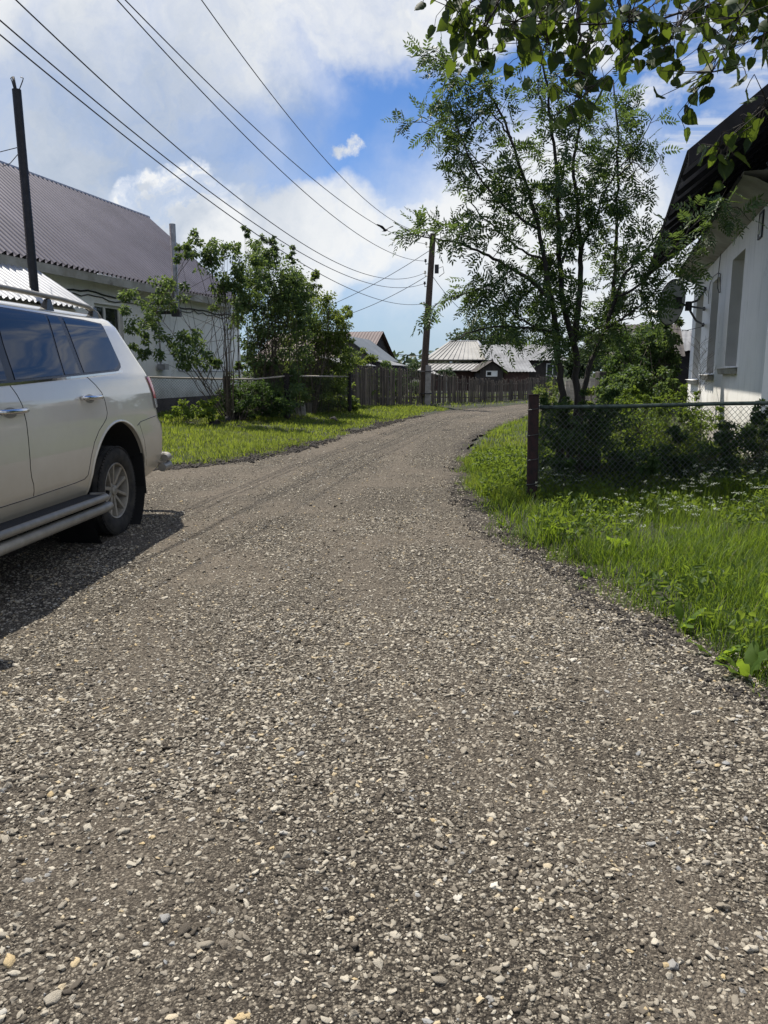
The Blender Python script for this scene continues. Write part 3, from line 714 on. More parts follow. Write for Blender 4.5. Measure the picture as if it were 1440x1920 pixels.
# cornice: a weathered plaster cove under the eaves, cracked lengthwise
c = MB(); n_ = 40
prof = [(.0, -.12), (.16, -.06), (.30, .02), (.44, .06), (.44, .10), (.0, .10)]
c.grid(lambda a, b: RW(-GOV * .2 + (RL + GOV * .2) * a, EAVE + np.interp(b, np.linspace(0, 1, 6), [p[1] for p in prof]), np.interp(b, np.linspace(0, 1, 6), [p[0] + .004 for p in prof])), n_, 5)
c.build('cornice', M['plaster_grey'], house)
c = MB(); c.slab([RW(-.1, EAVE + .045, .445), RW(RL, EAVE + .045, .445), RW(RL, EAVE + .07, .475), RW(-.1, EAVE + .07, .475)], .02); c.build('gutter_board', M['black_wood'], house)
def corrugated(mb, O, U, V, nU, amp, per, th=0.004, segs=6):
    """wavy sheet: corrugations repeat along U and run along V"""
    U = Vector(U); V = Vector(V); n = U.cross(V).normalized(); cnt = int(U.length / per) * segs
    top = []
    for i in range(cnt + 1):
        a = i / cnt; h = amp * math.sin(2 * math.pi * i / segs)
        top.append([Vector(O) + U * a + V * (j / nU) + n * (h + amp) for j in range(nU + 1)])
    vs = [p for r in top for p in r]
    mb.add(vs, [(i * (nU + 1) + j, (i + 1) * (nU + 1) + j, (i + 1) * (nU + 1) + j + 1, i * (nU + 1) + j + 1) for i in range(cnt) for j in range(nU)])
half = GW / 2 + OV
rz_ = EAVE + 0.20
r = MB()
E0 = RW(-GOV, rz_, OV)
slope = -hn * half + Vector((0, 0, half * PITR))
corrugated(r, E0, hd * (RL + 2 * GOV), slope, 4, .022, .13)
E1 = RW(-GOV, rz_, OV) + gin * (GW + 2 * OV)
corrugated(r, E1 + hd * (RL + 2 * GOV), -hd * (RL + 2 * GOV), hn * half + Vector((0, 0, half * PITR)), 4, .022, .13)
roof = r.build('roof', M['steel_roof'], house, True)
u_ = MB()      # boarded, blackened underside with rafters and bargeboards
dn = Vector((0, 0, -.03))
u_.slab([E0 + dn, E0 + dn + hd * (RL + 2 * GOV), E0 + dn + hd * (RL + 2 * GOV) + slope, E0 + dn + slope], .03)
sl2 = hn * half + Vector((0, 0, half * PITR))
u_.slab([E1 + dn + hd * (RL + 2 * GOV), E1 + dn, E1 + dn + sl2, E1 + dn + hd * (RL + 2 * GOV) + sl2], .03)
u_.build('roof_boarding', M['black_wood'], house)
rf = MB()
for k in range(13):
    b = E0 + hd * (GOV * .3 + k * (RL + GOV) / 12.5) + Vector((0, 0, -.075)) - slope.normalized() * -.03
    rf.tube([b, b + slope * .45], .045, 4)
rf.build('rafters', M['black_wood'], house)
bb = MB()
for O_, s_ in ((E0, slope), (E1, sl2)):
    bb.hexa([O_ + Vector((0, 0, -.19)) - hd * .03, O_ + s_ + Vector((0, 0, -.19)) - hd * .03, O_ + s_ + Vector((0, 0, -.19)) - hd * .003, O_ + Vector((0, 0, -.19)) - hd * .003,
             O_ + Vector((0, 0, .0)) - hd * .03, O_ + s_ - hd * .03, O_ + s_ - hd * .003, O_ - hd * .003])
bb.build('bargeboard', M['black_wood'], house)
# house number plate by the corner
t0, z0 = rpx(1428.5, 422); pl_ = empty('house_number_plate', (0, 0, 0), 0, 'small framed number plate high on the white wall near its corner', 'sign')
q = MB(); q.slab([RW(t0 - .13, z0 - .17, .012), RW(t0 + .13, z0 - .17, .012), RW(t0 + .13, z0 + .17, .012), RW(t0 - .13, z0 + .17, .012)][::-1], .012); q.build('plate', M['dish'], pl_)
q = MB()
for (a, b, c_, d) in ((-.15, .15, .15, .175), (-.15, .15, -.175, -.15), (-.15, -.12, -.15, .15), (.12, .15, -.15, .15)):
    q.slab([RW(t0 + a, z0 + c_, .022), RW(t0 + b, z0 + c_, .022), RW(t0 + b, z0 + d, .022), RW(t0 + a, z0 + d, .022)][::-1], .02)
q.build('frame', M['iron'], pl_)
q = MB(); q.tube([RW(t0 - .03, z0 + .10, .02), RW(t0 + .01, z0 + .03, .02), RW(t0 + .01, z0 - .06, .02), RW(t0 + .07, z0 - .10, .02)], .014, 6); q.build('numeral', M['white_frame'], pl_)
# hanging cable with a coiled end
def rp(px, py, out=.02):
    p = on_plane(px, py, C0 + hn * out, hn); return p
cb = MB(); cb.tube([rp(*q) for q in ((1358, 425), (1356, 445), (1351, 480), (1347.5, 510), (1346.5, 520))], .008, 5)
for dx in (0, 3):
    cb.tube([rp(1346.5 + dx, 512, .03), rp(1350 + dx * .3, 514, .03), rp(1351, 530, .03), rp(1350.5, 548, .03), rp(1348 + dx * .4, 549, .03), rp(1345.5, 540, .03), rp(1346, 520, .03)], .007, 5)
cb.tube([rp(1346.5, 512), rp(1338, 518), rp(1332, 530), rp(1329, 548), rp(1328, 570)], .006, 5)
tag(cb.build('hanging_cable', M['cable'], None, True), 'thin black cable with a coiled end hanging down the white wall', 'cable')

# ------------------------------------------------------------------ satellite dish on a three-armed bracket
sat = empty('satellite_dish', (0, 0, 0), 0, 'grey satellite dish on a three-legged bracket fixed to the white wall', 'satellite dish')
legs_px = [((1324, 542), ), ((1322, 579), ), ((1320, 609), )]
hub = on_plane(1291, 574, C0 + hn * .62, hn)
b = MB()
for i, (q,) in enumerate(legs_px):
    f = rp(*q, 0.0); mid = f.lerp(hub, .55) + Vector((0, 0, (-.06, 0, -.10)[i]))
    bb_ = MB(); bb_.tube([f, mid, hub + Vector((0, 0, (.05, 0, -.03)[i]))], .020, 6); bb_.box(f + hn * .01, (.06, .06, .08)); bb_.build('bracket_leg', M['iron'], sat, True)
axis = Vector((-0.55, 0.80, 0.16)).normalized()      # where the dish looks
ctr = on_plane(1269, 566, hub, Vector((0, 1, 0))) + Vector((0, .15, 0))
sx = axis.cross(Vector((0, 0, 1))).normalized(); sy = sx.cross(axis)
Mx = Matrix((sx, sy, axis)).transposed().to_4x4(); Mx.translation = ctr
hgt = (on_plane(1269, 525, ctr, Vector((0, 1, 0))) - on_plane(1269, 611, ctr, Vector((0, 1, 0)))).length / 2
d = MB(); rw = hgt * .92
d.grid(lambda a, b_: Mx @ Vector((rw * a * math.cos(2 * math.pi * b_), hgt * a * math.sin(2 * math.pi * b_), .22 * hgt * a * a - .12 * hgt)), 10, 48)
dish = d.build('dish', M['dish'], sat, True); sm = dish.modifiers.new('thick', 'SOLIDIFY'); sm.thickness = .008
e = MB(); e.tube([Mx @ Vector((rw * math.cos(t), hgt * math.sin(t), .10 * hgt)) for t in np.linspace(0, 2 * math.pi, 49)], .010, 6, False); e.build('rim', M['iron'], dish, True)
back = ctr - axis * .12 * hgt
e = MB(); e.tube([back, back - axis * .06, hub], .022, 6); e.box(tuple(back - axis * .05), (.07, .16, .2)); e.box(tuple(hub), (.09, .09, .16)); e.build('mount', M['iron'], sat)
lnb = ctr + axis * hgt * .95 - sy * hgt * .55
e = MB(); e.tube([back - sy * hgt * .8, lnb - sy * .03, lnb], .012, 6); e.build('feed_arm', M['iron'], sat)
e = MB(); e.tube([lnb - axis * .14 - sx * .02, lnb - axis * .02, lnb + axis * .1], [.045, .05, .038], 10); e.build('receiver', M['plastic'], sat, True)
e = MB(); e.tube([lnb - sy * .05, lnb - sy * .25 - axis * .2, hub - Vector((0, 0, .42)), rp(1320, 612)], .006, 5); e.build('cable', M['cable'], sat, True)

# ================================================================== LEFT HOUSE
ld = Vector((0.236, 1, 0)).normalized(); ln = Vector((ld.y, -ld.x, 0))       # ln: out of the wall, towards the road
L0 = Vector((-5.67, 27.3, 0))
def LW(t, z, out=0.0): return L0 + ld * t + ln * out + Vector((0, 0, z))
def lpx(px, py, out=0.0):
    p = on_plane(px, py, L0 + ln * out, ln); return (p - L0).dot(ld), p.z
lh = empty('whitewashed_house', (0, 0, 0), 0, 'long whitewashed house with a ribbed grey metal roof, left behind the car', 'house')
LT0, LT1 = -19.0, lpx(452, 700)[0]
lev_ = (lpx(280, 537, .45)[1] + lpx(43, 481, .45)[1]) / 2
wl = lpx(181, 640), lpx(233, 640)
wz1 = lpx(205, 572)[1]; win = [(wl[0][0], wl[1][0], wz1 - 1.55, wz1)]
mb = MB(); PZ = lpx(400, 741)[1]
wall_with_holes(mb, LT0, LT1, PZ, lev_ - .03, win, lambda t, z: LW(t, z))
LWD = 7.4
mb.add([LW(LT1, PZ), LW(LT1, PZ, -LWD), LW(LT1, lev_ - .03, -LWD), LW(LT1, lev_ - .03)], [(0, 1, 2, 3)])
mb.add([LW(LT1, lev_ - .03), LW(LT1, lev_ - .03, -LWD), LW(LT1, lev_ + 2.7, -LWD / 2)], [(0, 1, 2)])
mb.add([LW(LT0, PZ), LW(LT0, PZ, -LWD), LW(LT0, lev_ - .03, -LWD), LW(LT0, lev_ - .03)], [(3, 2, 1, 0)])
mb.build('wall', M['plaster_left'], lh)
p_ = MB(); p_.hexa([LW(LT0, -.4, .07), LW(LT1 + .07, -.4, .07), LW(LT1 + .07, -.4, -.4), LW(LT0, -.4, -.4), LW(LT0, PZ, .05), LW(LT1 + .05, PZ, .05), LW(LT1 + .05, PZ, -.4), LW(LT0, PZ, -.4)])
p_.build('plinth', M['plinth'], lh)
t0, t1, z0, z1 = win[0]
w = MB(); a = [LW(t0, z0), LW(t1, z0), LW(t1, z1), LW(t0, z1)]; b = [p - ln * .16 for p in a]
for i in range(4): w.add([a[i], a[(i + 1) % 4], b[(i + 1) % 4], b[i]], [(0, 1, 2, 3)])
wo_ = w.build('window', M['reveal'], lh)
f = MB(); tm = t0 + (t1 - t0) * .45
for (p, q, r_, s_) in ((t0, t1, z0, z0 + .07), (t0, t1, z1 - .07, z1), (t0, t0 + .07, z0 + .07, z1 - .07), (t1 - .07, t1, z0 + .07, z1 - .07), (tm - .04, tm + .04, z0 + .07, z1 - .07)):
    f.slab([LW(p, r_, -.09), LW(q, r_, -.09), LW(q, s_, -.09), LW(p, s_, -.09)], .05)
f.build('frame', M['white_frame'], wo_)
g = MB(); g.add([LW(t0, z0, -.12), LW(t1, z0, -.12), LW(t1, z1, -.12), LW(t0, z1, -.12)], [(0, 1, 2, 3)]); g.build('pane', M['glass_dark'], wo_)
s_ = MB(); s_.hexa([LW(t0 - .06, z0 - .05, .002), LW(t1 + .06, z0 - .05, .002), LW(t1 + .06, z0 - .05, .1), LW(t0 - .06, z0 - .05, .1), LW(t0 - .06, z0 - .005, .002), LW(t1 + .06, z0 - .005, .002), LW(t1 + .06, z0 - .02, .1), LW(t0 - .06, z0 - .02, .1)]); s_.build('sill', M['white_frame'], wo_)
# roof
eT1 = lpx(455, 572, .45)[0]
ridge = on_plane(278, 411, LW(eT1, 0), ld); rw_ = -(ridge - LW(eT1, 0)).dot(ln) ; rh = ridge.z
ov = .45
r = MB(); Oe = LW(LT0, lev_, ov); Sl = LW(0, rh, -rw_) - LW(0, lev_, ov)
corrugated(r, Oe, ld * (eT1 - LT0), Sl, 3, .050, .20)
Oe2 = LW(LT0, lev_, -2 * rw_ - ov); Sl2 = LW(0, rh, -rw_) - LW(0, lev_, -2 * rw_ - ov)
corrugated(r, Oe2 + ld * (eT1 - LT0), -ld * (eT1 - LT0), Sl2, 3, .050, .20)
roofl = r.build('roof', M['steel_roof'], lh, True)
r = MB(); r.tube([LW(LT0, rh + .05, -rw_), LW(eT1, rh + .05, -rw_)], .075, 8); r.build('ridge_cap', M['zinc'], roofl, True)
so = MB(); so.slab([LW(LT0, lev_ - .03, ov), LW(eT1, lev_ - .03, ov), LW(eT1, lev_ - .03, 0) , LW(LT0, lev_ - .03, 0)][::-1], .02); so.build('soffit', M['plaster_left'], lh)
so = MB(); so.slab([LW(LT0, lev_ - .20, ov + .005), LW(eT1, lev_ - .20, ov + .005), LW(eT1, lev_ + .0, ov + .005), LW(LT0, lev_ + .0, ov + .005)], .03); so.build('fascia', M['dark_wood'] if False else M['plaster_grey'], lh)
vg = MB(); vg.slab([LW(eT1 + .01, lev_ - .16, ov), LW(eT1 + .01, rh - .16, -rw_), LW(eT1 + .01, rh + .01, -rw_), LW(eT1 + .01, lev_ + .01, ov)], .03); vg.build('bargeboard', M['dark_wood'], lh)
# cable sagging under the eaves, gas pipe, meter box
cb = MB(); pts = []
for k in range(60):
    t = LT0 + 3 + (LT1 - LT0 - 3) * k / 59; pts.append(LW(t, lev_ - .36 - .06 * abs(math.sin(k * .45)) + .02 * R.normal(), .03))
cb.tube(pts, .022, 5); cb.tube([p + Vector((0, 0, -.10 + .03 * R.normal())) for p in pts[20:]], .014, 5); cb.build('eaves_cable', M['iron'], lh, True)
gp = MB(); ta, za = lpx(333, 676, .06); tb, zb = lpx(415, 697, .06)
gp.tube([LW(ta - .25, za + .02, .07), LW(ta, za, .07), LW(ta, zb + .07, .07), LW(ta + .05, zb + .02, .07), LW(LT1, zb, .07)], .018, 6); gp.build('gas_pipe', M['zinc'], lh, True)
# porch with a bright ribbed lean-to roof
por = empty('porch', (0, 0, 0), 0, 'lean-to porch with a bright ribbed metal roof in front of the whitewashed house', 'porch')
pv0 = on_plane(43, 491, LW(0, 0, .05), ln); pt_ = (pv0 - L0).dot(ld)
pe_ = on_plane(170, 577, LW(pt_, 0), ld); pout = (pe_ - LW(pt_, 0)).dot(ln)
POUT = pout * 1.06; k_ = POUT / pout; low = pv0.z + (pe_.z - pv0.z) * k_
r = MB(); corrugated(r, LW(pt_ - 8.5, low, POUT), ld * 8.5, LW(0, pv0.z, .06) - LW(0, low, POUT), 2, .030, .17)
r.build('roof', M['light_roof'], por, True)
r = MB(); r.hexa([LW(pt_ - 8.3, -.3, .02), LW(pt_ - .25, -.3, .02), LW(pt_ - .25, -.3, POUT - .3), LW(pt_ - 8.3, -.3, POUT - .3), LW(pt_ - 8.3, pv0.z - .10, .02), LW(pt_ - .25, pv0.z - .10, .02), LW(pt_ - .25, low - .0, POUT - .3), LW(pt_ - 8.3, low - .0, POUT - .3)]); r.build('wall', M['plaster_left'], por)
r = MB(); r.slab([LW(pt_ + .01, low - .12, POUT), LW(pt_ + .01, pv0.z - .12, .06), LW(pt_ + .01, pv0.z + .0, .06), LW(pt_ + .01, low, POUT)][::-1], .03); r.build('bargeboard', M['dark_wood'], por)
# black flue on the porch roof
fb = on_plane(63, 527, LW(pt_ - 1.4, 0), ld)
ch = empty('flue_pipe', (0, 0, 0), 0, 'tall black stove flue with three prongs on its top', 'chimney')
ft = gy(31, 168, fb.y + .0); px_w = 7.7
rr = px_w / F_PX * (fb.y * CP + 0.3)
fdir = (ft - fb).normalized()
ch_ = MB(); ch_.tube([fb - fdir * .5, fb, fb.lerp(ft, .35), fb.lerp(ft, .352), fb.lerp(ft, .7), fb.lerp(ft, .702), ft], [rr, rr, rr, rr * .985, rr * .985, rr * .97, rr * .97], 16); ch_.build('pipe', M['soot'], ch, True, angle=40)
for (dx, dy, top_) in ((-7, -30, 0), (-3, -58 + 22, 0), (9, -30, 0)):
    q = MB(); s0 = gy(31 + dx * .5, 170, fb.y); 
    if dx == -3: q.tube([gy(31, 176, fb.y), gy(24.5, 144, fb.y)], .028, 6)
    else:
        s1 = gy(31 + dx * 1.25, 152, fb.y); q.tube([s0, s1, s1 + Vector((-.02 if dx < 0 else .02, 0, .05)), s1 + Vector((.03 if dx < 0 else -.03, 0, .07))], .010, 5)
    q.build('prong', M['iron'], ch, True)
q = MB()
for (a, b) in (((31 + 4, 276), (-60, 290)), ((33, 290), (5, 312)), ((46, 285), (56, 330))):
    A, B = gy(*a, fb.y), gy(*b, fb.y + (0.8 if b[0] < 20 else 2.0)); q.tube([A, A.lerp(B, .5) + Vector((0, 0, -.05)), B], .008, 4)
q.build('guy_wire', M['cable'], ch)
# zinc flue standing in front of the wall
zt0, zz0 = lpx(320, 688, .35)
zf = empty('flue_pipe', (0, 0, 0), 0, 'slim silver flue rising past the eaves of the whitewashed house', 'chimney')
ztop = lpx(320, 418, .65)[1]
q = MB(); pz = LW(zt0, 0, .62)
zs = np.linspace(lpx(320, 584, .62)[1], ztop, 5)
for a, b in zip(zs[:-1], zs[1:]): q.tube([pz + Vector((0, 0, a)), pz + Vector((0, 0, a + .03)), pz + Vector((0, 0, a + .04)), pz + Vector((0, 0, b))], [.098, .098, .088, .088], 12)
q.tube([pz + Vector((0, 0, ztop)), pz + Vector((0, 0, ztop - .01))], .08, 12); q.build('pipe', M['zinc'], zf, True, angle=40)
q = MB(); zc_ = zs[0]; q.tube([LW(zt0, zc_, .0), LW(zt0, zc_, .62)], .05, 8); q.tube([LW(zt0 - .5, zc_ + .05, 0), LW(zt0 - .5, zc_ + .05, .5)], .02, 6); q.box(tuple(LW(zt0, zc_ - .02, .62)), (.24, .24, .2)); q.build('elbow', M['iron'], zf)
q = MB(); q.tube([LW(zt0 - .12, zc_ - .02, .1), LW(zt0 - .12, zz0 + .05, .1)], .025, 6); q.box(tuple(LW(zt0 - .02, zz0, .12)), (.22, .42, .16)); q.build('meter_box', M['zinc'], zf)

# ================================================================== UTILITY POLE AND LINES
pb = G(799, 758); 
ptop = gy(812, 438, pb.y)
pole = empty('utility_pole', (0, 0, 0), 0, 'leaning dark timber utility pole strapped to a concrete stub by the picket fence', 'utility pole')
pdir = (ptop - pb).normalized()
q = MB(); lift_ = pb + pdir * .35 + Vector((-.16, .05, 0)); q.tube([lift_, lift_.lerp(ptop, .5), ptop], [.155, .135, .115], 14); q.build('pole', M['pole_wood'], pole, True, angle=50)
q = MB(); q.box(tuple(pb + Vector((.06, 0, .65))), (.24, .26, 1.9), (0, .02, 0)); q.build('concrete_stub', M['concrete'], pole, bevel=.02)
for hz in (.45, 1.35):
    q = MB(); c_ = pb + Vector((-.02, 0, hz)); q.tube([c_ + Vector((math.cos(t) * .27, math.sin(t) * .22, 0)) for t in np.linspace(0, 2 * math.pi, 17)], .022, 5, False); q.build('strap', M['iron'], pole)
def pole_at(py):
    t = (438 - py) / (438 - 758.0); return gy(812 + (799 - 812) * t, py, pb.y)
for i, (py, side) in enumerate(((440, -1), (461, -1), (493, -1), (515, -1), (535, -1), (573, -1))):
    c_ = pole_at(py); q = MB(); e_ = c_ + Vector((.26 * side, -.05, 0))
    q.tube([c_, e_ + Vector((0, 0, -.06)), e_ + Vector((0, 0, .05))], .016, 5); q.tube([e_ + Vector((0, 0, .03)), e_ + Vector((0, 0, .07)), e_ + Vector((0, 0, .10)), e_ + Vector((0, 0, .14))], [.04, .055, .035, .045], 8); q.build('insulator', M['plastic'] if i % 2 else M['iron'], pole)
q = MB(); jb = pole_at(505) + Vector((.2, -.1, 0)); q.box(tuple(jb), (.16, .12, .34)); q.tube([jb, jb + Vector((.25, 0, .1)), jb + Vector((.3, 0, -.15)), jb + Vector((.1, 0, -.3))], .014, 5); q.build('junction_box', M['iron'], pole)
def power_line(a_px, mid_px, edge_px, label, r=.0085, slope=.232, yend=-6.0):
    A = pole_at(a_px) + Vector((-.26, -.05, .07))
    n = Vector((1, -slope, 0)).normalized()          # the vertical plane the wire hangs in
    pm, pe2 = on_plane(*mid_px, A, n), on_plane(*edge_px, A, n)
    ys = np.array([A.y, pm.y, pe2.y]); zs = np.array([A.z, pm.z, pe2.z])
    cf = np.polyfit(ys, zs, 2)
    pts = []
    for y in np.linspace(A.y, min(yend, pe2.y - 3), 70):
        z = np.polyval(cf, y) if y >= pe2.y - 2 else np.polyval(cf, pe2.y - 2) + (np.polyval(cf, pe2.y - 1) - np.polyval(cf, pe2.y)) * -0.2 * (pe2.y - 2 - y) * 0
        pts.append(Vector((A.x + (y - A.y) * slope, y, z)))
    m = MB(); m.tube(pts, r, 5); tag(m.build('power_line', M['cable'], None, True), label, 'power line', 'power lines over the road')
power_line(440, (616, 306), (378, 0), 'rightmost power line, running highest to the pole top')
power_line(461, (500, 260), (235, 0), 'upper of the two close power lines in the middle of the sky')
power_line(493, (490, 285), (220, 0), 'lower of the two close power lines in the middle of the sky')
power_line(515, (430, 358), (30, 0), 'thick power line passing above the silver flue, third lowest of all')
power_line(535, (312, 297), (0, 38), 'power line starting at the left picture edge, second lowest of all')
power_line(573, (231, 253), (0, 65), 'lowest power line, wavy and drooping over the shrubs')
def span(name, A, B, sag, label, r=.012, group='service lines of the pole'):
    m = MB(); m.tube([A.lerp(B, t) + Vector((0, 0, -sag * 4 * t * (1 - t))) for t in np.linspace(0, 1, 24)], r, 5); tag(m.build(name, M['cable'], None, True), label, 'power line', group)
span('service_line', pole_at(466), gy(560, 594, 38), .25, 'upper thin service line sloping from the pole down to the left houses')
span('service_line', pole_at(512), gy(600, 604, 37), .25, 'lower thin service line sloping from the pole down to the left houses')
span('service_line', pole_at(515), gy(900, 604, 44), .3, 'thin service line sloping from the pole to the right, behind the rowan')
span('far_line', gy(640, 650, 70), gy(860, 667, 70), .3, 'faint far power line low above the distant roofs', .03, 'far lines')
# bird in flight
bp = gy(722, 432, 22.0)
bird = empty('bird', tuple(bp), rad(-60), 'small dark bird in flight beside the power lines', 'bird')
q = MB(); q.lathe([(-.11, .002), (-.07, .022), (-.01, .034), (.05, .03), (.085, .022), (.105, .02), (.125, .010), (.145, .001)], 10, 'x'); q.add([(-.07, -.012, 0), (-.07, .012, 0), (-.19, .04, .0), (-.17, 0, .004), (-.19, -.04, 0)], [(0, 1, 2, 3), (0, 3, 4)])
q.build('body', M['bird'], bird, True)
for s_ in (-1, 1):
    q = MB(); w_ = [(.06, .015 * s_, .015), (.085, .12 * s_, .085), (.03, .25 * s_, .13), (-.03, .27 * s_, .125), (-.02, .14 * s_, .07), (-.05, .02 * s_, .012)]
    q.add(w_ + [(x, y, z + .008) for x, y, z in w_], [(0, 1, 4, 5), (1, 2, 3, 4), (11, 10, 7, 6), (10, 9, 8, 7), (0, 6, 7, 1), (1, 7, 8, 2), (2, 8, 9, 3), (3, 9, 10, 4), (4, 10, 11, 5), (5, 11, 6, 0)]); q.build('wing', M['bird'], bird)

# ================================================================== FENCES
def chain_link(parent, A, B, zlo, zhi, cell, r, material, jitter=.0, name='mesh'):
    """woven diamond netting between two upright posts: every wire zigzags"""
    A, B = Vector(A), Vector(B); d = B - A; L = Vector((d.x, d.y, 0)).length; e = Vector((d.x, d.y, 0)).normalized(); s = e.cross(Vector((0, 0, 1)))
    c = cell / 2; nw = int(L / c) + 1; nh = int((zhi - zlo) / c)
    Vv, Ff = [], []
    for i in range(nw):
        for ph in (0,):
            x0 = i * c
            for k in range(nh + 1):
                x = x0 + (c if (k + i) % 2 else 0)
                z = zlo + k * (zhi - zlo) / nh
                base = A + e * min(x, L) + Vector((0, 0, (B.z - A.z) * min(x, L) / L)); jx = jitter * (math.sin(x * 3.1 + z * 2) + math.sin(z * 5 + x))
                p = base + Vector((0, 0, z)) + s * (jx + (r if k % 2 else -r))
                for wv in (e * r * 1.2, -e * r * 1.2, s * r): Vv.append(p + wv)
                if k:
                    o = len(Vv) - 6
                    for a in range(3): Ff.append((o + a, o + (a + 1) % 3, o + 3 + (a + 1) % 3, o + 3 + a))
    return np_mesh(name, np.array([tuple(v) for v in Vv]), np.array(Ff), material, parent)
fp = G(997, 944); fz = fp.z
fence = empty('chain_link_fence', (0, 0, 0), 0, 'chain link fence with a rusty red corner post and dark green top pipe', 'fence')
ptp = gy(1001, 740, fp.y)
q = MB(); q.tube([fp + Vector((0, 0, -.2)), fp.lerp(ptp, .5), ptp], [.062, .060, .058], 16); q.tube([ptp, ptp + Vector((0, 0, .006))], [.072, .07], 16)
q.build('post', M['rust'], fence, True, angle=40)
fe = Vector((7.2, fp.y + .12, 0)); fe.z = Tz(fe.x, fe.y)
RZ0 = gy(1012, 763, fp.y).z; RZ1 = gy(1440, 755, fp.y).z; rz1 = RZ1 + (RZ1 - RZ0) * .7
q = MB(); q.tube([Vector((fp.x + .05, fp.y, RZ0 - .005)), Vector((2.6, fp.y + .02, RZ0 + (RZ1 - RZ0) * .38 - .01)), Vector((3.6, fp.y + .05, RZ0 + (RZ1 - RZ0) * .72)), Vector((fe.x, fe.y, rz1))], .021, 10); q.build('top_rail', M['rail_paint'], fence, True)
q = MB(); q.tube([fe + Vector((0, 0, -.2)), Vector((fe.x, fe.y, rz1 + .1))], .055, 12); q.build('post', M['rust'], fence, True, angle=40)
chain_link(fence, (fp.x + .06, fp.y, 0), (fe.x, fe.y, rz1 - RZ0), fz + .04, RZ0 - .02, .062, .0025, M['wire'], .028, 'netting')
for z in (.18, .45, .72, 1.0):
    q = MB(); c_ = fp.lerp(ptp, z / 1.2); q.tube([c_ + Vector((math.cos(t) * .066, math.sin(t) * .066, .01 * t)) for t in np.linspace(0, 6.3, 13)] + [c_ + Vector((.16, 0, -.02))], .003, 4); q.build('tie_wire', M['wire'], fence)
# second run, back along the road from the corner post to a timber gate post
sf = empty('chain_link_fence', (0, 0, 0), 0, 'slack chain link run going back along the road from the rusty corner post', 'fence')
gpp = G(1056, 786); 
gp2 = Vector((3.45, 16.2, 0)); gp2.z = Tz(gp2.x, gp2.y)
chain_link(sf, (fp.x + .02, fp.y + .08, fz), (gp2.x, gp2.y, gp2.z), .06, 1.0, .075, .0022, M['wire'], .03, 'netting')
q = MB(); q.tube([Vector((fp.x, fp.y, RZ0 - .08)), Vector((2.5, 12.2, 1.02)), Vector((gp2.x, gp2.y, gp2.z + .98))], .010, 6); q.build('top_wire', M['wire'], sf, True)
q = MB(); q.tube([gp2 + Vector((0, 0, -.2)), gp2 + Vector((0, 0, 1.05))], .05, 10); q.build('post', M['rust'], sf, True)
gt = gy(1127, 697, 14.6); gb = Vector((gt.x, gt.y, Tz(gt.x, gt.y)))
q = MB(); q.box(tuple((gb + gt) / 2 + Vector((0, 0, -.1))), (.15, .15, gt.z - gb.z + .2), (0, 0, .3)); 
tag(q.build('gate_post', M['grey_wood'], None, bevel=.01), 'square weathered timber gate post standing right of the rowan stems', 'post')

# left chain link fence in front of the shrubs
lf = empty('chain_link_fence', (0, 0, 0), 0, 'wire mesh fence with a bent pale top rail in front of the leafy shrubs, left', 'fence')
def lfz(px, py, Y): return gy(px, py, Y)
fpts = [lfz(262, 707, 19.5), lfz(425, 711, 20.5), lfz(480, 711, 21.2), lfz(537, 705, 22), lfz(655, 706, 25.5)]
q = MB(); q.tube([fpts[0] + Vector((-3, -2.0, .05))] + fpts, .024, 8); q.build('top_rail', M['board'], lf, True)
for i, k in enumerate((1, 3, 4)):
    p_ = fpts[k]; q = MB(); q.tube([Vector((p_.x, p_.y, Tz(p_.x, p_.y) - .2)), p_ + Vector((0, 0, .08))], (.10, .085, .07)[i], 10); q.build('post', M['black_wood'], lf, True, angle=40)
for a, b in zip(([fpts[0] + Vector((-3, -2.0, .05))] + fpts)[:-1], fpts):
    zb = Tz(b.x, b.y); chain_link(lf, (a.x, a.y, 0), (b.x, b.y, b.z - a.z), zb + .1, a.z - .02, .07, .0022, M['wire_left'], .015, 'netting')
# low timber edging, a tilted slab and an earth heap with an old log at the foot of the fence
q = MB(); a, b = G(575, 776), G(664, 763)
q.slab([a + Vector((0, 0, -.1)), b + Vector((0, 0, -.1)), b + Vector((0, 0, .30)), a + Vector((0, 0, .34))], .09)
q.box(tuple(a + Vector((.1, -.02, .1))), (.14, .16, .5)); q.box(tuple(b + Vector((-.05, -.03, .1))), (.14, .16, .46)); q.slab([a + Vector((0, -.03, .345)), b + Vector((0, -.03, .305)), b + Vector((0, .12, .305)), a + Vector((0, .12, .345))], .03)
tag(q.build('timber_edging', M['grey_wood']), 'low weathered timber edging along the grass below the shrubs', 'edging')
q = MB(); s0 = G(552, 779); q.slab([s0 + Vector((-.16, 0, -.05)), s0 + Vector((.36, -.05, -.05)), s0 + Vector((.30, .12, .34)), s0 + Vector((-.22, .14, .36))], .06)
tag(q.build('concrete_slab', M['concrete'], None, bevel=.012), 'tilted grey concrete slab leaning at the foot of the wire fence', 'slab')
q = MB(); a, b = G(398, 800), G(520, 772)
q.tube([a + Vector((0, 0, .03)), a.lerp(b, .4) + Vector((0, .1, .12)), b + Vector((0, .15, .10))], [.10, .13, .12], 10); q.tube([a.lerp(b, .1) + Vector((0, -.25, .02)), a.lerp(b, .7) + Vector((.1, -.15, .06))], .05, 7)
tag(q.build('old_log', M['black_wood'], None, True), 'blackened old log lying in the grass below the left fence', 'log')
q = MB(); a, b = G(620, 786), G(634, 792); q.tube([a, (a + b) / 2 + Vector((0, 0, .08)), b], .05, 7)
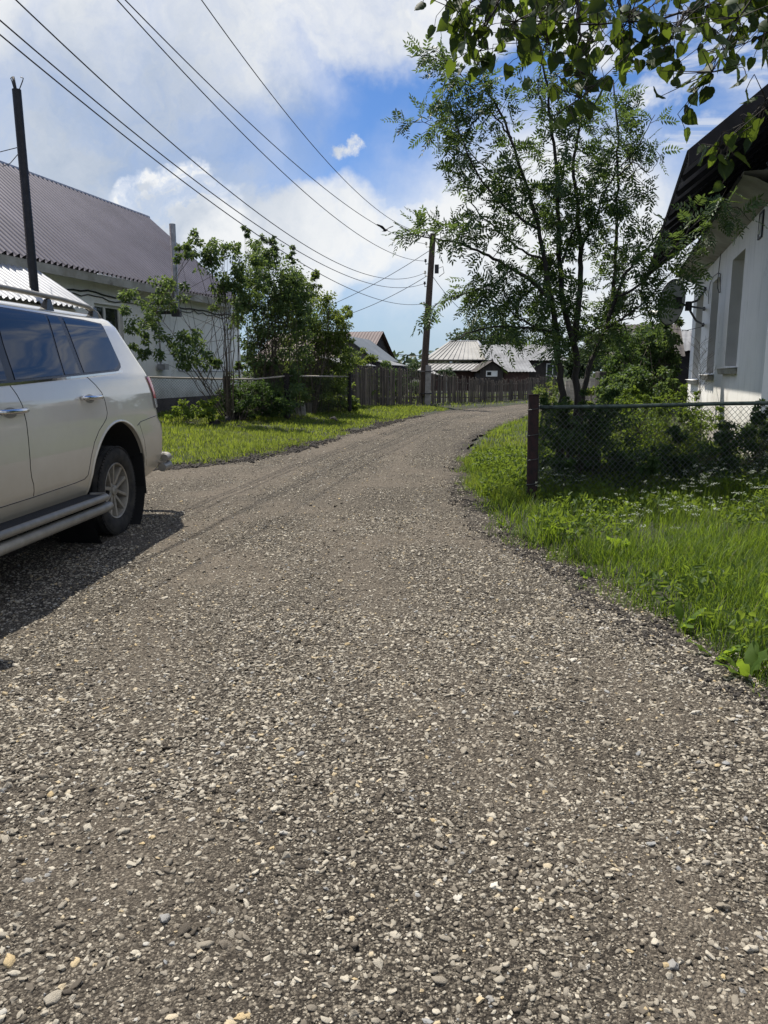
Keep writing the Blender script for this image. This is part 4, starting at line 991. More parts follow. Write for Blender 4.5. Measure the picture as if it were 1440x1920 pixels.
tag(q.build('timber_offcut', M['black_wood'], None, True), 'short dark timber offcut lying in the sunlit grass', 'offcut')
q = MB(); a, b = lfz(628, 705, 27.5), lfz(672, 709, 28.5)
for dz in (0, -.32, -.62): q.slab([a + Vector((0, 0, dz - .12)), b + Vector((0, 0, dz - .12)), b + Vector((0, 0, dz)), a + Vector((0, 0, dz))], .03)
for p_ in (a, b): q.box((p_.x, p_.y + .05, (p_.z) / 2), (.1, .1, p_.z + .1))
tag(q.build('board_fence', M['grey_wood']), 'short fence of three horizontal boards between the shrubs and the pickets', 'fence')

# picket fence: uneven weathered pickets following the road's bend
pk = empty('picket_fence', (0, 0, 0), 0, 'long uneven weathered picket fence across the end of the road', 'fence')
fb_px = [(664, 764), (730, 761), (800, 757), (860, 756), (930, 753), (985, 748), (1040, 742)]
ft_px = [(664, 686), (730, 692), (800, 698), (860, 708), (930, 714), (985, 712), (1040, 704)]
bs_ = [G(*p) for p in fb_px]; tp_ = [gy(t[0], t[1], b.y) for t, b in zip(ft_px, bs_)]
d_ = np.r_[0, np.cumsum([(b - a).length for a, b in zip(bs_[:-1], bs_[1:])])]
def fpos(s_): return Vector([np.interp(s_, d_, [b[i] for b in bs_]) for i in range(3)]), float(np.interp(s_, d_, [t.z for t in tp_]))
q = MB(); s_ = 0.0
while s_ < d_[-1]:
    b, z = fpos(s_); b2, _ = fpos(min(s_ + .1, d_[-1])); e = (b2 - b); e.z = 0
    e = e.normalized() if e.length > 1e-6 else Vector((1, 0, 0)); n = Vector((-e.y, e.x, 0))
    w = R.uniform(.026, .052) ; zt = z + R.normal(0, .055); ln_ = R.normal(0, .025); zb = b.z - .03 + R.uniform(0, .06)
    if R.uniform() > .04:
        o = n * R.normal(0, .008)
        pA, pB = b + o - e * w / 2, b + o + e * w / 2; tl = e * ln_
        q.prism([pA.xy.to_3d() + Vector((0, 0, zb)), pB.xy.to_3d() + Vector((0, 0, zb)), pB.xy.to_3d() + tl + Vector((0, 0, zt - R.uniform(0, .04))), ((pA + pB) / 2).xy.to_3d() + tl + Vector((0, 0, zt + R.uniform(0, .05))), pA.xy.to_3d() + tl + Vector((0, 0, zt - R.uniform(0, .04)))], n * .018)
    s_ += w + R.uniform(.008, .034)
q.build('pickets', M['picket'], pk)
for fr in (.22, .80):
    q = MB(); q.tube([Vector((*fpos(s_)[0].xy, fpos(s_)[0].z * (1 - fr) + fpos(s_)[1] * fr)) + Vector((-.02, .06, 0)) for s_ in np.linspace(0, d_[-1], 24)], .035, 4); q.build('rail', M['grey_wood'], pk)
for s_ in np.arange(.2, d_[-1], 2.4):
    b, z = fpos(s_); q = MB(); q.tube([b + Vector((0, .1, -.2)), Vector((b.x, b.y + .1, z - .05))], .06, 7); q.build('post', M['grey_wood'], pk)

# ================================================================== FAR HOUSES
def gable_house(name, label, A, B, depth, zb, ze, zr, mwall, mroof, ov=.4, cat='house', ridge_across=False, windows=(), back=None):
    """A,B: ends of the front wall on the ground plan; depth goes away from the camera; the ridge is parallel to the front unless ridge_across"""
    A, B = Vector((A[0], A[1], 0)), Vector((B[0], B[1], 0)); e = (B - A).normalized(); n = Vector((-e.y, e.x, 0)); L = (B - A).length
    o = empty(name, (0, 0, 0), 0, label, cat)
    def p(t, q_, z): return A + e * t + n * q_ + Vector((0, 0, z))
    w = MB(); w.hexa([p(0, 0, zb), p(L, 0, zb), p(L, depth, zb), p(0, depth, zb), p(0, 0, ze), p(L, 0, ze), p(L, depth, ze), p(0, depth, ze)])
    if ridge_across:
        w.add([p(0, 0, ze), p(L, 0, ze), p(L / 2, 0, zr), p(0, depth, ze), p(L, depth, ze), p(L / 2, depth, zr)], [(0, 1, 2), (5, 4, 3)])
    else:
        w.add([p(0, 0, ze), p(0, depth, ze), p(0, depth / 2, zr), p(L, 0, ze), p(L, depth, ze), p(L, depth / 2, zr)], [(2, 1, 0), (3, 4, 5)])
    w.build('wall', mwall, o)
    r = MB(); dz = Vector((0, 0, .05))
    if ridge_across:
        k = (zr - ze) / (L / 2)
        for (a, b) in (((-ov, ze - ov * k), (L / 2, zr)), ((L + ov, ze - ov * k), (L / 2, zr))):
            U = p(0, depth + ov, 0) - p(0, -ov, 0); O_ = p(a[0], -ov, a[1]) + dz; V_ = p(b[0], -ov, b[1]) + dz - O_
            if a[0] < 0: corrugated(r, O_ + U, -U, V_, 2, .018, .2, segs=4)
            else: corrugated(r, O_, U, V_, 2, .018, .2, segs=4)
    else:
        k = (zr - ze) / (depth / 2)
        U = e * (L + 2 * ov); O_ = p(-ov, -ov, ze - ov * k) + dz; corrugated(r, O_, U, p(-ov, depth / 2, zr) + dz - O_, 2, .018, .2, segs=4)
        O_ = p(L + ov, depth + ov, ze - ov * k) + dz; corrugated(r, O_, -U, p(L + ov, depth / 2, zr) + dz - O_, 2, .018, .2, segs=4)
    r.build('roof', mroof, o, True)
    for (t, z, ww, hh, mg) in windows:
        f = MB()
        for (a, b, c_, d) in ((t - ww / 2, t + ww / 2, z - hh / 2, z - hh / 2 + .07), (t - ww / 2, t + ww / 2, z + hh / 2 - .07, z + hh / 2), (t - ww / 2, t - ww / 2 + .07, z - hh / 2 + .07, z + hh / 2 - .07), (t + ww / 2 - .07, t + ww / 2, z - hh / 2 + .07, z + hh / 2 - .07), (t - .03, t + .03, z - hh / 2 + .07, z + hh / 2 - .07)):
            f.slab([p(a, -.03, c_), p(b, -.03, c_), p(b, -.03, d), p(a, -.03, d)], .028)
        fo = f.build('window', M['white_frame'], o)
        g = MB(); g.add([p(t - ww / 2, -.012, z - hh / 2), p(t, -.012, z - hh / 2), p(t, -.012, z + hh / 2), p(t - ww / 2, -.012, z + hh / 2)], [(0, 1, 2, 3)]); g.build('pane', M['glass_dark'], fo)
        g = MB(); g.add([p(t, -.012, z - hh / 2), p(t + ww / 2, -.012, z - hh / 2), p(t + ww / 2, -.012, z + hh / 2), p(t, -.012, z + hh / 2)], [(0, 1, 2, 3)]); g.build('pane', mg, fo)
    return o
def PX(x, y, Y): p = gy(x, y, Y); return p
# brown roofed barn, left of the pole; its dark gable looks right
a, b = PX(560, 690, 58), PX(744, 690, 52)
br = empty('timber_barn', (0, 0, 0), 0, 'tall barn with a brown sheet roof and black gable, far left of the pole', 'barn')
rg1 = PX(719, 622, 54); rg0 = rg1 - Vector((.97, -.24, 0)) * 2.0
ev1 = PX(690, 668, 50.5); evz = PX(741, 673, 57.5).z
ge = (rg1 - rg0).normalized(); gn_ = Vector((ge.y, -ge.x, 0)); hw_ = 3.7
def bp_(t, q_, z): return rg0 - ge * 6 + ge * t + gn_ * q_ + Vector((0, 0, z - rg0.z))
BL = (rg1 - rg0).length + 6
w = MB(); w.hexa([bp_(0, hw_, -.2), bp_(BL - .3, hw_, -.2), bp_(BL - .3, -hw_, -.2), bp_(0, -hw_, -.2), bp_(0, hw_, evz), bp_(BL - .3, hw_, evz), bp_(BL - .3, -hw_, evz), bp_(0, -hw_, evz)])
w.add([bp_(BL - .3, hw_, evz), bp_(BL - .3, -hw_, evz), bp_(BL - .3, 0, rg0.z - .06)], [(0, 1, 2)]); w.build('wall', M['black_wood'], br)
r = MB(); O_ = bp_(0, hw_ + .4, evz - .25); corrugated(r, O_, ge * BL, bp_(0, 0, rg0.z) - O_, 2, .02, .22, segs=4); O_ = bp_(BL, -hw_ - .4, evz - .25); corrugated(r, O_, -ge * BL, bp_(BL, 0, rg0.z) - O_, 2, .02, .22, segs=4); r.build('roof', M['brown_roof'], br, True)
# grey gabled shed in front of it
sh = empty('timber_shed', (0, 0, 0), 0, 'weathered gabled shed with a smooth grey roof, in front of the brown barn', 'shed')
apx = PX(648, 629, 46); le, re_ = PX(628, 648, 46), PX(700, 671, 46); bk = PX(693, 636, 52) - apx
w = MB(); zl, zr_ = le.z, re_.z
w.prism([Vector((le.x, 46, 0)), Vector((re_.x - .2, 46, 0)), Vector((re_.x - .2, 46, zr_)), apx + Vector((0, 0, -.05)), Vector((le.x, 46, zl))], Vector((bk.x * .98, bk.y * .98, 0))); w.build('wall', M['grey_wood'], sh)
bkf = Vector((bk.x, bk.y, 0)); r = MB()
r.slab([apx - bkf * .06, re_ - bkf * .06 + Vector((.3, 0, -.15)), re_ + bkf + Vector((.3, 0, -.15)), apx + bkf], .05); r.slab([le - bkf * .06 + Vector((-.4, 0, -.3)), apx - bkf * .06, apx + bkf, le + bkf + Vector((-.4, 0, -.3))], .05); r.build('roof', M['grey_roof'], sh)
# lean-to roofs below
for (q0, q1, q2, q3, lb) in (((690, 671, 46.5), (735, 684, 44), (765, 686, 47), (722, 674, 50), 'low lean-to with a pale roof right of the grey shed'), ((600, 668, 40), (640, 683, 38), (706, 686, 41), (655, 672, 43), 'low outbuilding with a pale roof behind the left shrubs')):
    o = empty('lean_to', (0, 0, 0), 0, lb, 'outbuilding'); P4 = [PX(*q) for q in (q0, q1, q2, q3)]
    r = MB(); r.slab(P4, .05); r.build('roof', M['slate'], o)
    w = MB(); w.hexa([Vector((p.x, p.y, -.1)) for p in P4] + [p + Vector((0, 0, -.12)) for p in P4]); w.build('wall', M['black_wood'], o)
# hip-roofed house right of the pole: upper hip and a long lower skirt of roof
hp = empty('hip_roofed_house', (0, 0, 0), 0, 'house with a big pale sheet-metal hip roof behind the picket fence', 'house')
Yh = 52.0
e0, e1 = PX(782, 694, Yh), PX(893, 694, Yh); m0, m1 = PX(800, 674, Yh + 3.2), PX(918, 669, Yh + 3.2); rr0, rr1 = PX(842, 640, Yh + 7.5), PX(896, 642, Yh + 7.5)
e1.z = e0.z; m1.z = m0.z; rr1.z = rr0.z
def seam(mb, q, nb=14):
    mb.slab(q, .05); q = [Vector(p) for p in q]
    for k in range(1, nb):
        a_, b_ = q[0].lerp(q[1], k / nb), q[3].lerp(q[2], k / nb); mb.tube([a_ + Vector((0, -.03, .03)), b_ + Vector((0, -.03, .03))], .022, 4)
r = MB(); seam(r, [e0, e1, m1 + Vector((-.2, 0, -.25)), m0 + Vector((0, 0, -.25))]); seam(r, [m0 + Vector((-.3, -.2, 0)), m1 + Vector((.2, -.2, 0)), rr1, rr0])
bk0, bk1 = m0 + Vector((0, 9, 0)), m1 + Vector((.5, 9, 0))
r.slab([m1 + Vector((.2, -.2, 0)), bk1, rr1 + Vector((.001, .5, 0)), rr1], .05); r.slab([bk0, m0 + Vector((-.3, -.2, 0)), rr0, rr0 + Vector((0, .5, 0))], .05); r.slab([bk1, bk0, rr0 + Vector((0, .5, 0)), rr1 + Vector((0, .5, 0))], .05)
r.build('roof', M['far_roof'], hp)
r = MB(); r.tube([rr1, m1 + Vector((.2, -.2, 0))], .07, 6); r.tube([rr0, rr1], .07, 6); r.build('ridge_cap', M['light_roof'], hp)
w = MB(); w.hexa([Vector((e0.x + .6, Yh + .5, -.1)), Vector((e1.x - .1, Yh + .5, -.1)), Vector((m1.x - .2, Yh + 11, -.1)), Vector((m0.x, Yh + 11, -.1)), Vector((e0.x + .6, Yh + .5, e0.z + .0)), Vector((e1.x - .1, Yh + .5, e1.z + .0)), Vector((m1.x - .2, Yh + 11, m1.z - .1)), Vector((m0.x, Yh + 11, m1.z - .1))])
w.build('wall', M['brown_wood'], hp)
# small log annex with the bright window
a, b = PX(900, 716, 49), PX(943, 716, 49); zt = PX(920, 698, 49).z; zk = PX(921, 679, 49).z; zw = PX(921, 700, 49).z
gable_house('log_annex', 'small black log annex with a gable and one bright white-framed window', (a.x, 49), (b.x, 49), 4.5, -.1, zt + .15, zk, M['dark_wood'], M['dark_wood'], .25, 'house', True, ((1.35 * (b.x - a.x) / 2.7, zw - .02, .72, .36, M['glass_pale']),))
a, b = PX(944, 716, 50), PX(992, 716, 50); zt = PX(968, 696, 50).z; zk = PX(968, 673, 53).z
gable_house('brown_outhouse', 'brown log outhouse under a grey corrugated roof, right of the small annex', (a.x, 50), (b.x, 50), 6, -.1, zt, zk, M['brown_wood'], M['slate'], .35, 'outbuilding')
a, b = PX(992, 716, 54), PX(1046, 716, 54); zt = PX(1020, 674, 54).z; zk = PX(1010, 648, 58).z
gable_house('corrugated_house', 'dark house with a corrugated grey roof, farthest right behind the picket fence', (a.x - 2.6, 54), (b.x, 54), 8, -.1, zt, zk, M['dark_wood'], M['slate'], .45, 'house', False, ((4.2, 1.6, .9, .9, M['glass_dark']),))
q = MB(); a, b, c_ = PX(745, 698, 50), PX(832, 698, 47), PX(812, 690, 50); q.slab([PX(803, 698, 46), PX(838, 706, 45), PX(831, 703, 48), PX(808, 694, 48)], .05)
for p_ in (PX(803, 698, 46.2), PX(836, 706, 45.2), PX(812, 697, 47.8)): q.tube([(p_.x, p_.y, -.1), (p_.x, p_.y, p_.z - .03)], .06, 6)
tag(q.build('shed_canopy', M['far_roof']), 'little pale sheet canopy on posts just right of the utility pole', 'canopy')
# dark sheds behind the rowan on the right, a pale leaning board
a, b = PX(1150, 700, 25), PX(1262, 700, 24.5)
gable_house('dark_barn', 'black timber barn hidden behind the rowan and bushes', (a.x, 25), (b.x, 24.5), 5, -.1, 2.0, 3.0, M['black_wood'], M['dark_wood'], .3, 'barn')
a, b = PX(1238, 700, 31), PX(1330, 700, 30)
gable_house('grey_shed', 'dark board shed with a low pale roof, beside the white house', (a.x, 31), (b.x + 1, 30), 5, -.1, 2.3, 3.1, M['black_wood'], M['slate'], .3, 'shed')
q = MB(); p0, p1 = PX(1062, 752, 24), PX(1122, 752, 24.3); zt = PX(1090, 708, 24).z
q.slab([Vector((p0.x, p0.y, 0)), Vector((p1.x, p1.y, 0)), Vector((p1.x, p1.y + .2, zt)), Vector((p0.x, p0.y + .2, zt - .1))], .04)
for k in range(5):
    t_ = (k + .5) / 5; x_ = p0.x + (p1.x - p0.x) * t_; q.tube([(x_, p0.y - .05, .0), (x_, p0.y + .15, zt - .1)], .02, 4)
tag(q.build('pale_panel', M['board']), 'pale corrugated panel leaning behind the rowan stems', 'panel')
# far antenna and mast
q = MB(); p_ = PX(689 + 69, 690, 75); top = PX(758, 668, 75); q.tube([Vector((p_.x, 75, 0)), top], .05, 5)
for dz, ww in ((0, .45), (-.35, .6), (-.7, .4)): q.tube([top + Vector((-ww, 0, dz)), top + Vector((ww, 0, dz + .15))], .03, 4)
tag(q.build('antenna_mast', M['iron']), 'distant thin aerial mast above the roofs left of the pole', 'antenna')
q = MB(); top = PX(952, 618, 60); q.tube([Vector((top.x, 60, 0)), top], .06, 6); tag(q.build('far_pole', M['pole_wood'], None, True), 'thin far pole rising among the trees behind the roofs', 'utility pole')

# ================================================================== CAR: big white off-road estate, facing the camera on the left
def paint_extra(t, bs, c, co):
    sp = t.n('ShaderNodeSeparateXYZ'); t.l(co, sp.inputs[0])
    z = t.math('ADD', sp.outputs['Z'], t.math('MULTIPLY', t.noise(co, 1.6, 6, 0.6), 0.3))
    dust_and_reflection = t.rng(z, 1.30, 0.60, 0.0, 1.0, True)  # road dust plus the gravel's reflection, painted into the lower body colour
    dust_and_reflection = t.math('ADD', t.math('MULTIPLY', dust_and_reflection, 0.72), t.math('MULTIPLY', t.rng(t.noise(co, 9, 6, 0.7), 0.45, 0.75), 0.06), clamp=True)
    t.l(t.mix(dust_and_reflection, (0.70, 0.67, 0.60), (0.36, 0.295, 0.20)), bs.inputs['Base Color'])
    t.l(t.math('MULTIPLY_ADD', dust_and_reflection, 0.22, 0.10), bs.inputs['Roughness'])
    t.l(t.rng(dust_and_reflection, 0.0, 0.7, 1.0, 0.45), bs.inputs['Coat Weight'])
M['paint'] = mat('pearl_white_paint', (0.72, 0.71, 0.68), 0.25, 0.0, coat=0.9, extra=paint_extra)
M['black_trim'] = mat('black_gloss_trim', (0.012, 0.012, 0.014), 0.25)
M['car_glass'] = mat('tinted_car_glass', (0.006, 0.008, 0.012), 0.02, 0.0, spec=0.75)
M['chrome'] = mat('chrome', (0.62, 0.62, 0.63), 0.12, 1.0)
M['satin'] = mat('dusty_satin_metal', (0.27, 0.255, 0.225), 0.5, 0.4, var=0.12, vscale=9)
M['alloy'] = mat('dusty_alloy', (0.33, 0.31, 0.27), 0.5, 0.35, col2=(0.25, 0.225, 0.19), vscale=11)
M['well'] = mat('wheel_well_liner', (0.006, 0.006, 0.007), 0.9)
def tyre_extra(t, bs, c, co):
    t.l(t.mix(t.rng(t.noise(co, 12, 5), 0.35, 0.7), (0.020, 0.020, 0.021), (0.052, 0.048, 0.042)), bs.inputs['Base Color'])
M['tyre'] = mat('dusty_tyre_rubber', (0.022, 0.022, 0.023), 0.85, spec=0.25, extra=tyre_extra)
M['red_lens'] = mat('red_lamp_lens', (0.62, 0.02, 0.045), 0.08, coat=1.0)
M['clear_lens'] = mat('clear_lamp_lens', (0.62, 0.60, 0.60), 0.08, coat=1.0)
M['tread'] = mat('black_step_rubber', (0.018, 0.018, 0.02), 0.8, bump=0.5, bscale=60)
LV = np.array([(0.42, .90, -1.04, 3.45, .20, .5), (0.50, .945, -1.25, 3.6, .22, .55), (0.62, .972, -1.33, 3.68, .24, .6), (0.85, .985, -1.35, 3.7, .25, .6), (0.93, .985, -1.32, 3.68, .25, .6),
               (1.00, .985, -1.24, 3.64, .25, .6), (1.10, .985, -1.21, 3.6, .25, .55), (1.25, .976, -1.18, 3.5, .25, .5), (1.34, .963, -1.15, 3.1, .25, .4), (1.40, .950, -1.12, 2.9, .25, .3), (1.44, .937, -1.11, 2.8, .26, .3), (1.47, .925, -1.10, 2.72, .26, .25),
               (1.60, .875, -1.02, 2.46, .27, .25), (1.75, .82, -.93, 2.16, .28, .25), (1.86, .777, -.86, 1.95, .28, .25), (1.92, .735, -.80, 1.84, .28, .25), (1.965, .65, -.70, 1.68, .26, .2), (1.99, .42, -.4, 1.4, .2, .2)])
def lev(z): return [float(np.interp(z, LV[:, 0], LV[:, i])) for i in range(1, 6)]
def hw(s, z):
    w, sr, sf, rr, rf = lev(z)
    if s < sr + rr:
        d = min((sr + rr - s) / rr, 1); return w - rr + rr * math.sqrt(max(0, 1 - d * d))
    return w
TH = rad(4.5)
car = empty('offroad_car', (-3.352, 6.866, 0.0), -TH, 'dusty pearl white off-road car with roof rails and tinted windows parked on the gravel', 'car')
def outline(z):
    w, sr, sf, rr, rf = lev(z); p = []; n = 8
    for (cs, cx, r_, a0) in ((sr + rr, w - rr, rr, 0), (sr + rr, -(w - rr), rr, 90), (sf - rf, -(w - rf), rf, 180), (sf - rf, w - rf, rf, 270)):
        for k in range(n + 1):
            a = rad(a0 + 90 * k / n); p.append((cx + r_ * math.cos(a), -cs + r_ * math.sin(a), z))
    # extra stations along the flanks so that the sides stay smooth
    return p
body = MB(); rings = [outline(z) for z in np.unique(np.concatenate([LV[:, 0], np.linspace(.5, 1.95, 24)]))]
m_ = len(rings[0]); 
body.add([p for r_ in rings for p in r_] + [(0, .5, rings[0][0][2]), (0, -.5, rings[-1][0][2] + .004)],
         [(i * m_ + k, i * m_ + (k + 1) % m_, (i + 1) * m_ + (k + 1) % m_, (i + 1) * m_ + k) for i in range(len(rings) - 1) for k in range(m_)]
         + [((k + 1) % m_, k, m_ * len(rings)) for k in range(m_)] + [((len(rings) - 1) * m_ + k, (len(rings) - 1) * m_ + (k + 1) % m_, m_ * len(rings) + 1) for k in range(m_)])
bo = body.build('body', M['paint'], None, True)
SW, SF = -.05, 2.80       # axle stations
cut = []
for s_ in (SW - .05, SF):
    for sd_ in (1, -1):
        q = MB(); x0, x1 = (.58, 1.3) if sd_ > 0 else (-1.3, -.58)
        prof = [(x0, .0001), (x0, .60), (x1, .60), (x1, .0001)]
        q.lathe(prof, 64, 'x', Matrix.Translation((0, -s_, .42))); me = bpy.data.meshes.new('cut'); me.from_pydata(q.v, [], q.f)
        bm_ = bmesh.new(); bm_.from_mesh(me); bmesh.ops.remove_doubles(bm_, verts=bm_.verts, dist=.001); bmesh.ops.recalc_face_normals(bm_, faces=bm_.faces); bm_.to_mesh(me); bm_.free()
        co_ = bpy.data.objects.new('cut', me); COL.objects.link(co_); cut.append(co_)
        md = bo.modifiers.new('arch', 'BOOLEAN'); md.object = co_; md.operation = 'DIFFERENCE'; md.solver = 'EXACT'
bpy.context.view_layer.update()
dg = bpy.context.evaluated_depsgraph_get()
nm = bpy.data.meshes.new_from_object(bo.evaluated_get(dg)); bo.modifiers.clear(); bo.data = nm; nm.name = 'body'
bm_ = bmesh.new(); bm_.from_mesh(nm)
for e_ in bm_.edges:
    if len(e_.link_faces) == 2: e_.smooth = e_.calc_face_angle(0) < rad(33)
for f_ in bm_.faces: f_.smooth = True
bm_.to_mesh(nm); bm_.free()
for co_ in cut: bpy.data.objects.remove(co_)
bo.parent = car
def SP3(s, z, off=0.0, sd_=1): return Vector((sd_ * (hw(s, z) + off), -s, z))
def panel(mb, zb, zt, sl, sr_, off, sd_=1, nu=14, nv=12):
    """patch of the flank: zb/zt(s) bounds in z, sl/sr(v) bounds in s"""
    def fn(a, b):
        s = sl(b) + (sr_(b) - sl(b)) * a; z = zb(s) + (zt(s) - zb(s)) * b; return SP3(s, z, off, sd_)
    mb.grid(fn, nu, nv)
def I(xs_, ys_): return lambda v: float(np.interp(v, xs_, ys_))
zb_ = lambda s: float(np.interp(s, [-.4, -.22, .416, 1.48, 2.8], [1.492, 1.475, 1.446, 1.400, 1.36]))
zt_ = lambda s: float(np.interp(s, [-.4, 0, 1.5, 1.9, 2.6], [1.868, 1.885, 1.892, 1.87, 1.5]))
for sd_ in (1, -1):
    q = MB(); panel(q, lambda s: zb_(s) - .022, lambda s: zt_(s) + .014, I([0, .06, .15, 1], [-.26, -.36, -.385, -.35]), I([0, 1], [2.62, 1.90]), .0025, sd_, 60, 14); q.build('window_surround', M['black_trim'], bo, True)
    for (l, r_, nm_) in ((I([0, .05, .12, .3, .7, .92, 1], [-.22, -.31, -.350, -.366, -.352, -.325, -.28]), I([0, 1], [.416, .372]), 'quarter_window'), (I([0, 1], [.490, .455]), I([0, 1], [.755, .62]), 'fixed_window'),
                         (I([0, 1], [.785, .655]), I([0, .5, .95, 1], [1.48, 1.43, 1.36, 1.34]), 'rear_door_window'), (I([0, 1], [1.585, 1.47]), I([0, 1], [2.5, 1.86]), 'front_door_window')):
        q = MB(); panel(q, zb_, zt_, l, r_, .006, sd_); q.build(nm_, M['car_glass'], bo, True)
    q = MB()
    for k in range(40):
        s0 = -.35 + 2.95 * k / 40; s1 = -.35 + 2.95 * (k + 1) / 40
        q.add([SP3(s0, zb_(s0) - .035, .005, sd_), SP3(s1, zb_(s1) - .035, .005, sd_), SP3(s1, zb_(s1) - .017, .009, sd_), SP3(s0, zb_(s0) - .017, .009, sd_)], [(0, 1, 2, 3)])
    q.build('belt_moulding', M['chrome'], bo, True)
    def gap(pts, nm_='door_gap', r_=.0045):
        P_ = []
        for a, b in zip(pts[:-1], pts[1:]):
            for t in np.linspace(0, 1, 6)[:-1]: P_.append(SP3(a[0] + (b[0] - a[0]) * t, a[1] + (b[1] - a[1]) * t, -.0015, sd_))
        P_.append(SP3(*pts[-1], -.0015, sd_)); m = MB(); m.tube(P_, r_, 5, False); return m
    g1 = gap([(1.575, 1.385), (1.50, 1.30), (1.455, 1.22), (1.435, 1.1), (1.43, 1.0), (1.428, .80), (1.415, .72), (1.39, .665), (1.384, .58)])
    g2 = gap([(.43, 1.43), (.36, 1.395), (.27, 1.34), (.19, 1.28), (.15, 1.2), (.135, 1.11), (.16, 1.06), (.22, 1.02), (.32, .965), (.42, .875), (.48, .77), (.515, .68), (.545, .62), (.60, .594), (.75, .585), (1.4, .572), (2.5, .565), (2.58, .62), (2.60, 1.2), (2.6, 1.35)])
    g3 = gap([(-.50, .955), (-.58, .985), (-.8, 1.005), (-1.12, 1.03)]); g4 = gap([(-.55, .97), (-.66, .80), (-.735, .55)], r_=.003)
    for g_ in (g1, g2, g3, g4): g_.build('door_gap', M['black_trim'], bo, True)
    for hs in (.43, 1.62):
        d_ = MB(); hz = 1.243 if hs < 1 else 1.188
        d_.grid(lambda a, b: SP3(hs + .085 * a * math.cos(6.2832 * b), hz - .006 + .036 * a * math.sin(6.2832 * b), .0015 , sd_), 3, 24); rc = d_.build('handle_recess_shade', M['satin'], bo, True)  # flat darker ellipse paints in the shade of the handle cup
        h_ = MB(); P_ = [SP3(hs + t, hz + .004, o_, sd_) for t, o_ in ((-.165, .004), (-.155, .030), (-.10, .045), (.0, .048), (.10, .045), (.155, .030), (.165, .004))]
        h_.tube(P_, [.016, .019, .018, .018, .018, .019, .016], 10); h_.build('door_handle', M['chrome'], bo, True)
    # tail lamp wrapping round the rear corner
    def corner(phi, z, off):
        w, sr, sf, rr, rf = lev(z); a = rad(phi); return Vector((sd_ * (w - rr + (rr + off) * math.cos(a)), -(sr + rr) + (rr + off) * math.sin(a), z))
    tl = empty('tail_lamp'); tl.parent = car
    for (z0, z1, mt, nm_) in ((1.195, 1.405, 'red_lens', 'red_lens'), (1.105, 1.192, 'clear_lens', 'clear_lens')):
        q = MB(); q.grid(lambda a, b: corner((-2 + 5 * (1 - (z0 + (z1 - z0) * b - 1.1) / .31)) * (1 - a) + 86 * a, z0 + (z1 - z0) * b, .010 + .012 * math.sin(math.pi * a)), 12, 6); q.build(nm_, M[mt], tl, True)
    q = MB(); q.grid(lambda a, b: corner(-4 + 92 * a, 1.095 + .318 * b, .004), 12, 6); q.build('lamp_housing', M['satin'], tl, True)
    # side step: a looped tube with rubber tread and a second tube below
    st = empty('side_step'); st.parent = car
    q = MB(); q.tube([(sd_ * .88, -.50, .43), (sd_ * .95, -.42, .43), (sd_ * 1.03, -.41, .43), (sd_ * 1.075, -.47, .43), (sd_ * 1.085, -.62, .43), (sd_ * 1.085, -2.2, .43), (sd_ * 1.05, -2.36, .43), (sd_ * .90, -2.38, .43)], .029, 12); q.build('upper_tube', M['satin'], st, True)
    q = MB(); q.tube([(sd_ * 1.06, -.36, .34), (sd_ * 1.065, -.40, .34), (sd_ * 1.07, -.55, .34), (sd_ * 1.07, -2.4, .34)], [.030, .040, .041, .041], 12); q.build('lower_tube', M['satin'], st, True)
    q = MB(); q.box((sd_ * .975, -1.42, .437), (.18, 1.88, .03)); q.build('tread', M['tread'], st, bevel=.01)
    # roof rail on its feet
    rl = empty('roof_rail'); rl.parent = car
    q = MB(); P_ = [(-.52, 1.94), (-.45, 1.985), (-.30, 2.025), (.2, 2.05), (1.0, 2.055), (1.6, 2.045), (1.78, 1.99)]
    q.tube([(sd_ * .675, -s, z) for s, z in P_], .021, 8); q.build('bar', M['satin'], rl, True)
    for fs in (-.40, .42, 1.3): 
        q = MB(); q.hexa([(sd_ * .70, -fs - .08, 1.93), (sd_ * .64, -fs - .08, 1.945), (sd_ * .64, -fs + .06, 1.945), (sd_ * .70, -fs + .06, 1.93), (sd_ * .69, -fs - .03, 2.03), (sd_ * .66, -fs - .03, 2.03), (sd_ * .66, -fs + .035, 2.03), (sd_ * .69, -fs + .035, 2.03)]) ; q.build('foot', M['black_trim'], rl, bevel=.006)
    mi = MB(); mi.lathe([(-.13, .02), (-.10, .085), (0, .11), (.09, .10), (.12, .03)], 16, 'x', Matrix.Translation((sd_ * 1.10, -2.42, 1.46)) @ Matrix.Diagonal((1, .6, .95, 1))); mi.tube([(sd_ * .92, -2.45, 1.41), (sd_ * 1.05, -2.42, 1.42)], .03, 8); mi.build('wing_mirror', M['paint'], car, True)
    q = MB(); q.grid(lambda a, b: Vector((sd_ * (.62 + .30 * a), -(3.66 - .05 - .30 * a * a + .0 * b) - .012, 1.02 + .20 * b)), 6, 3); q.build('headlight', M['clear_lens'], car, True)
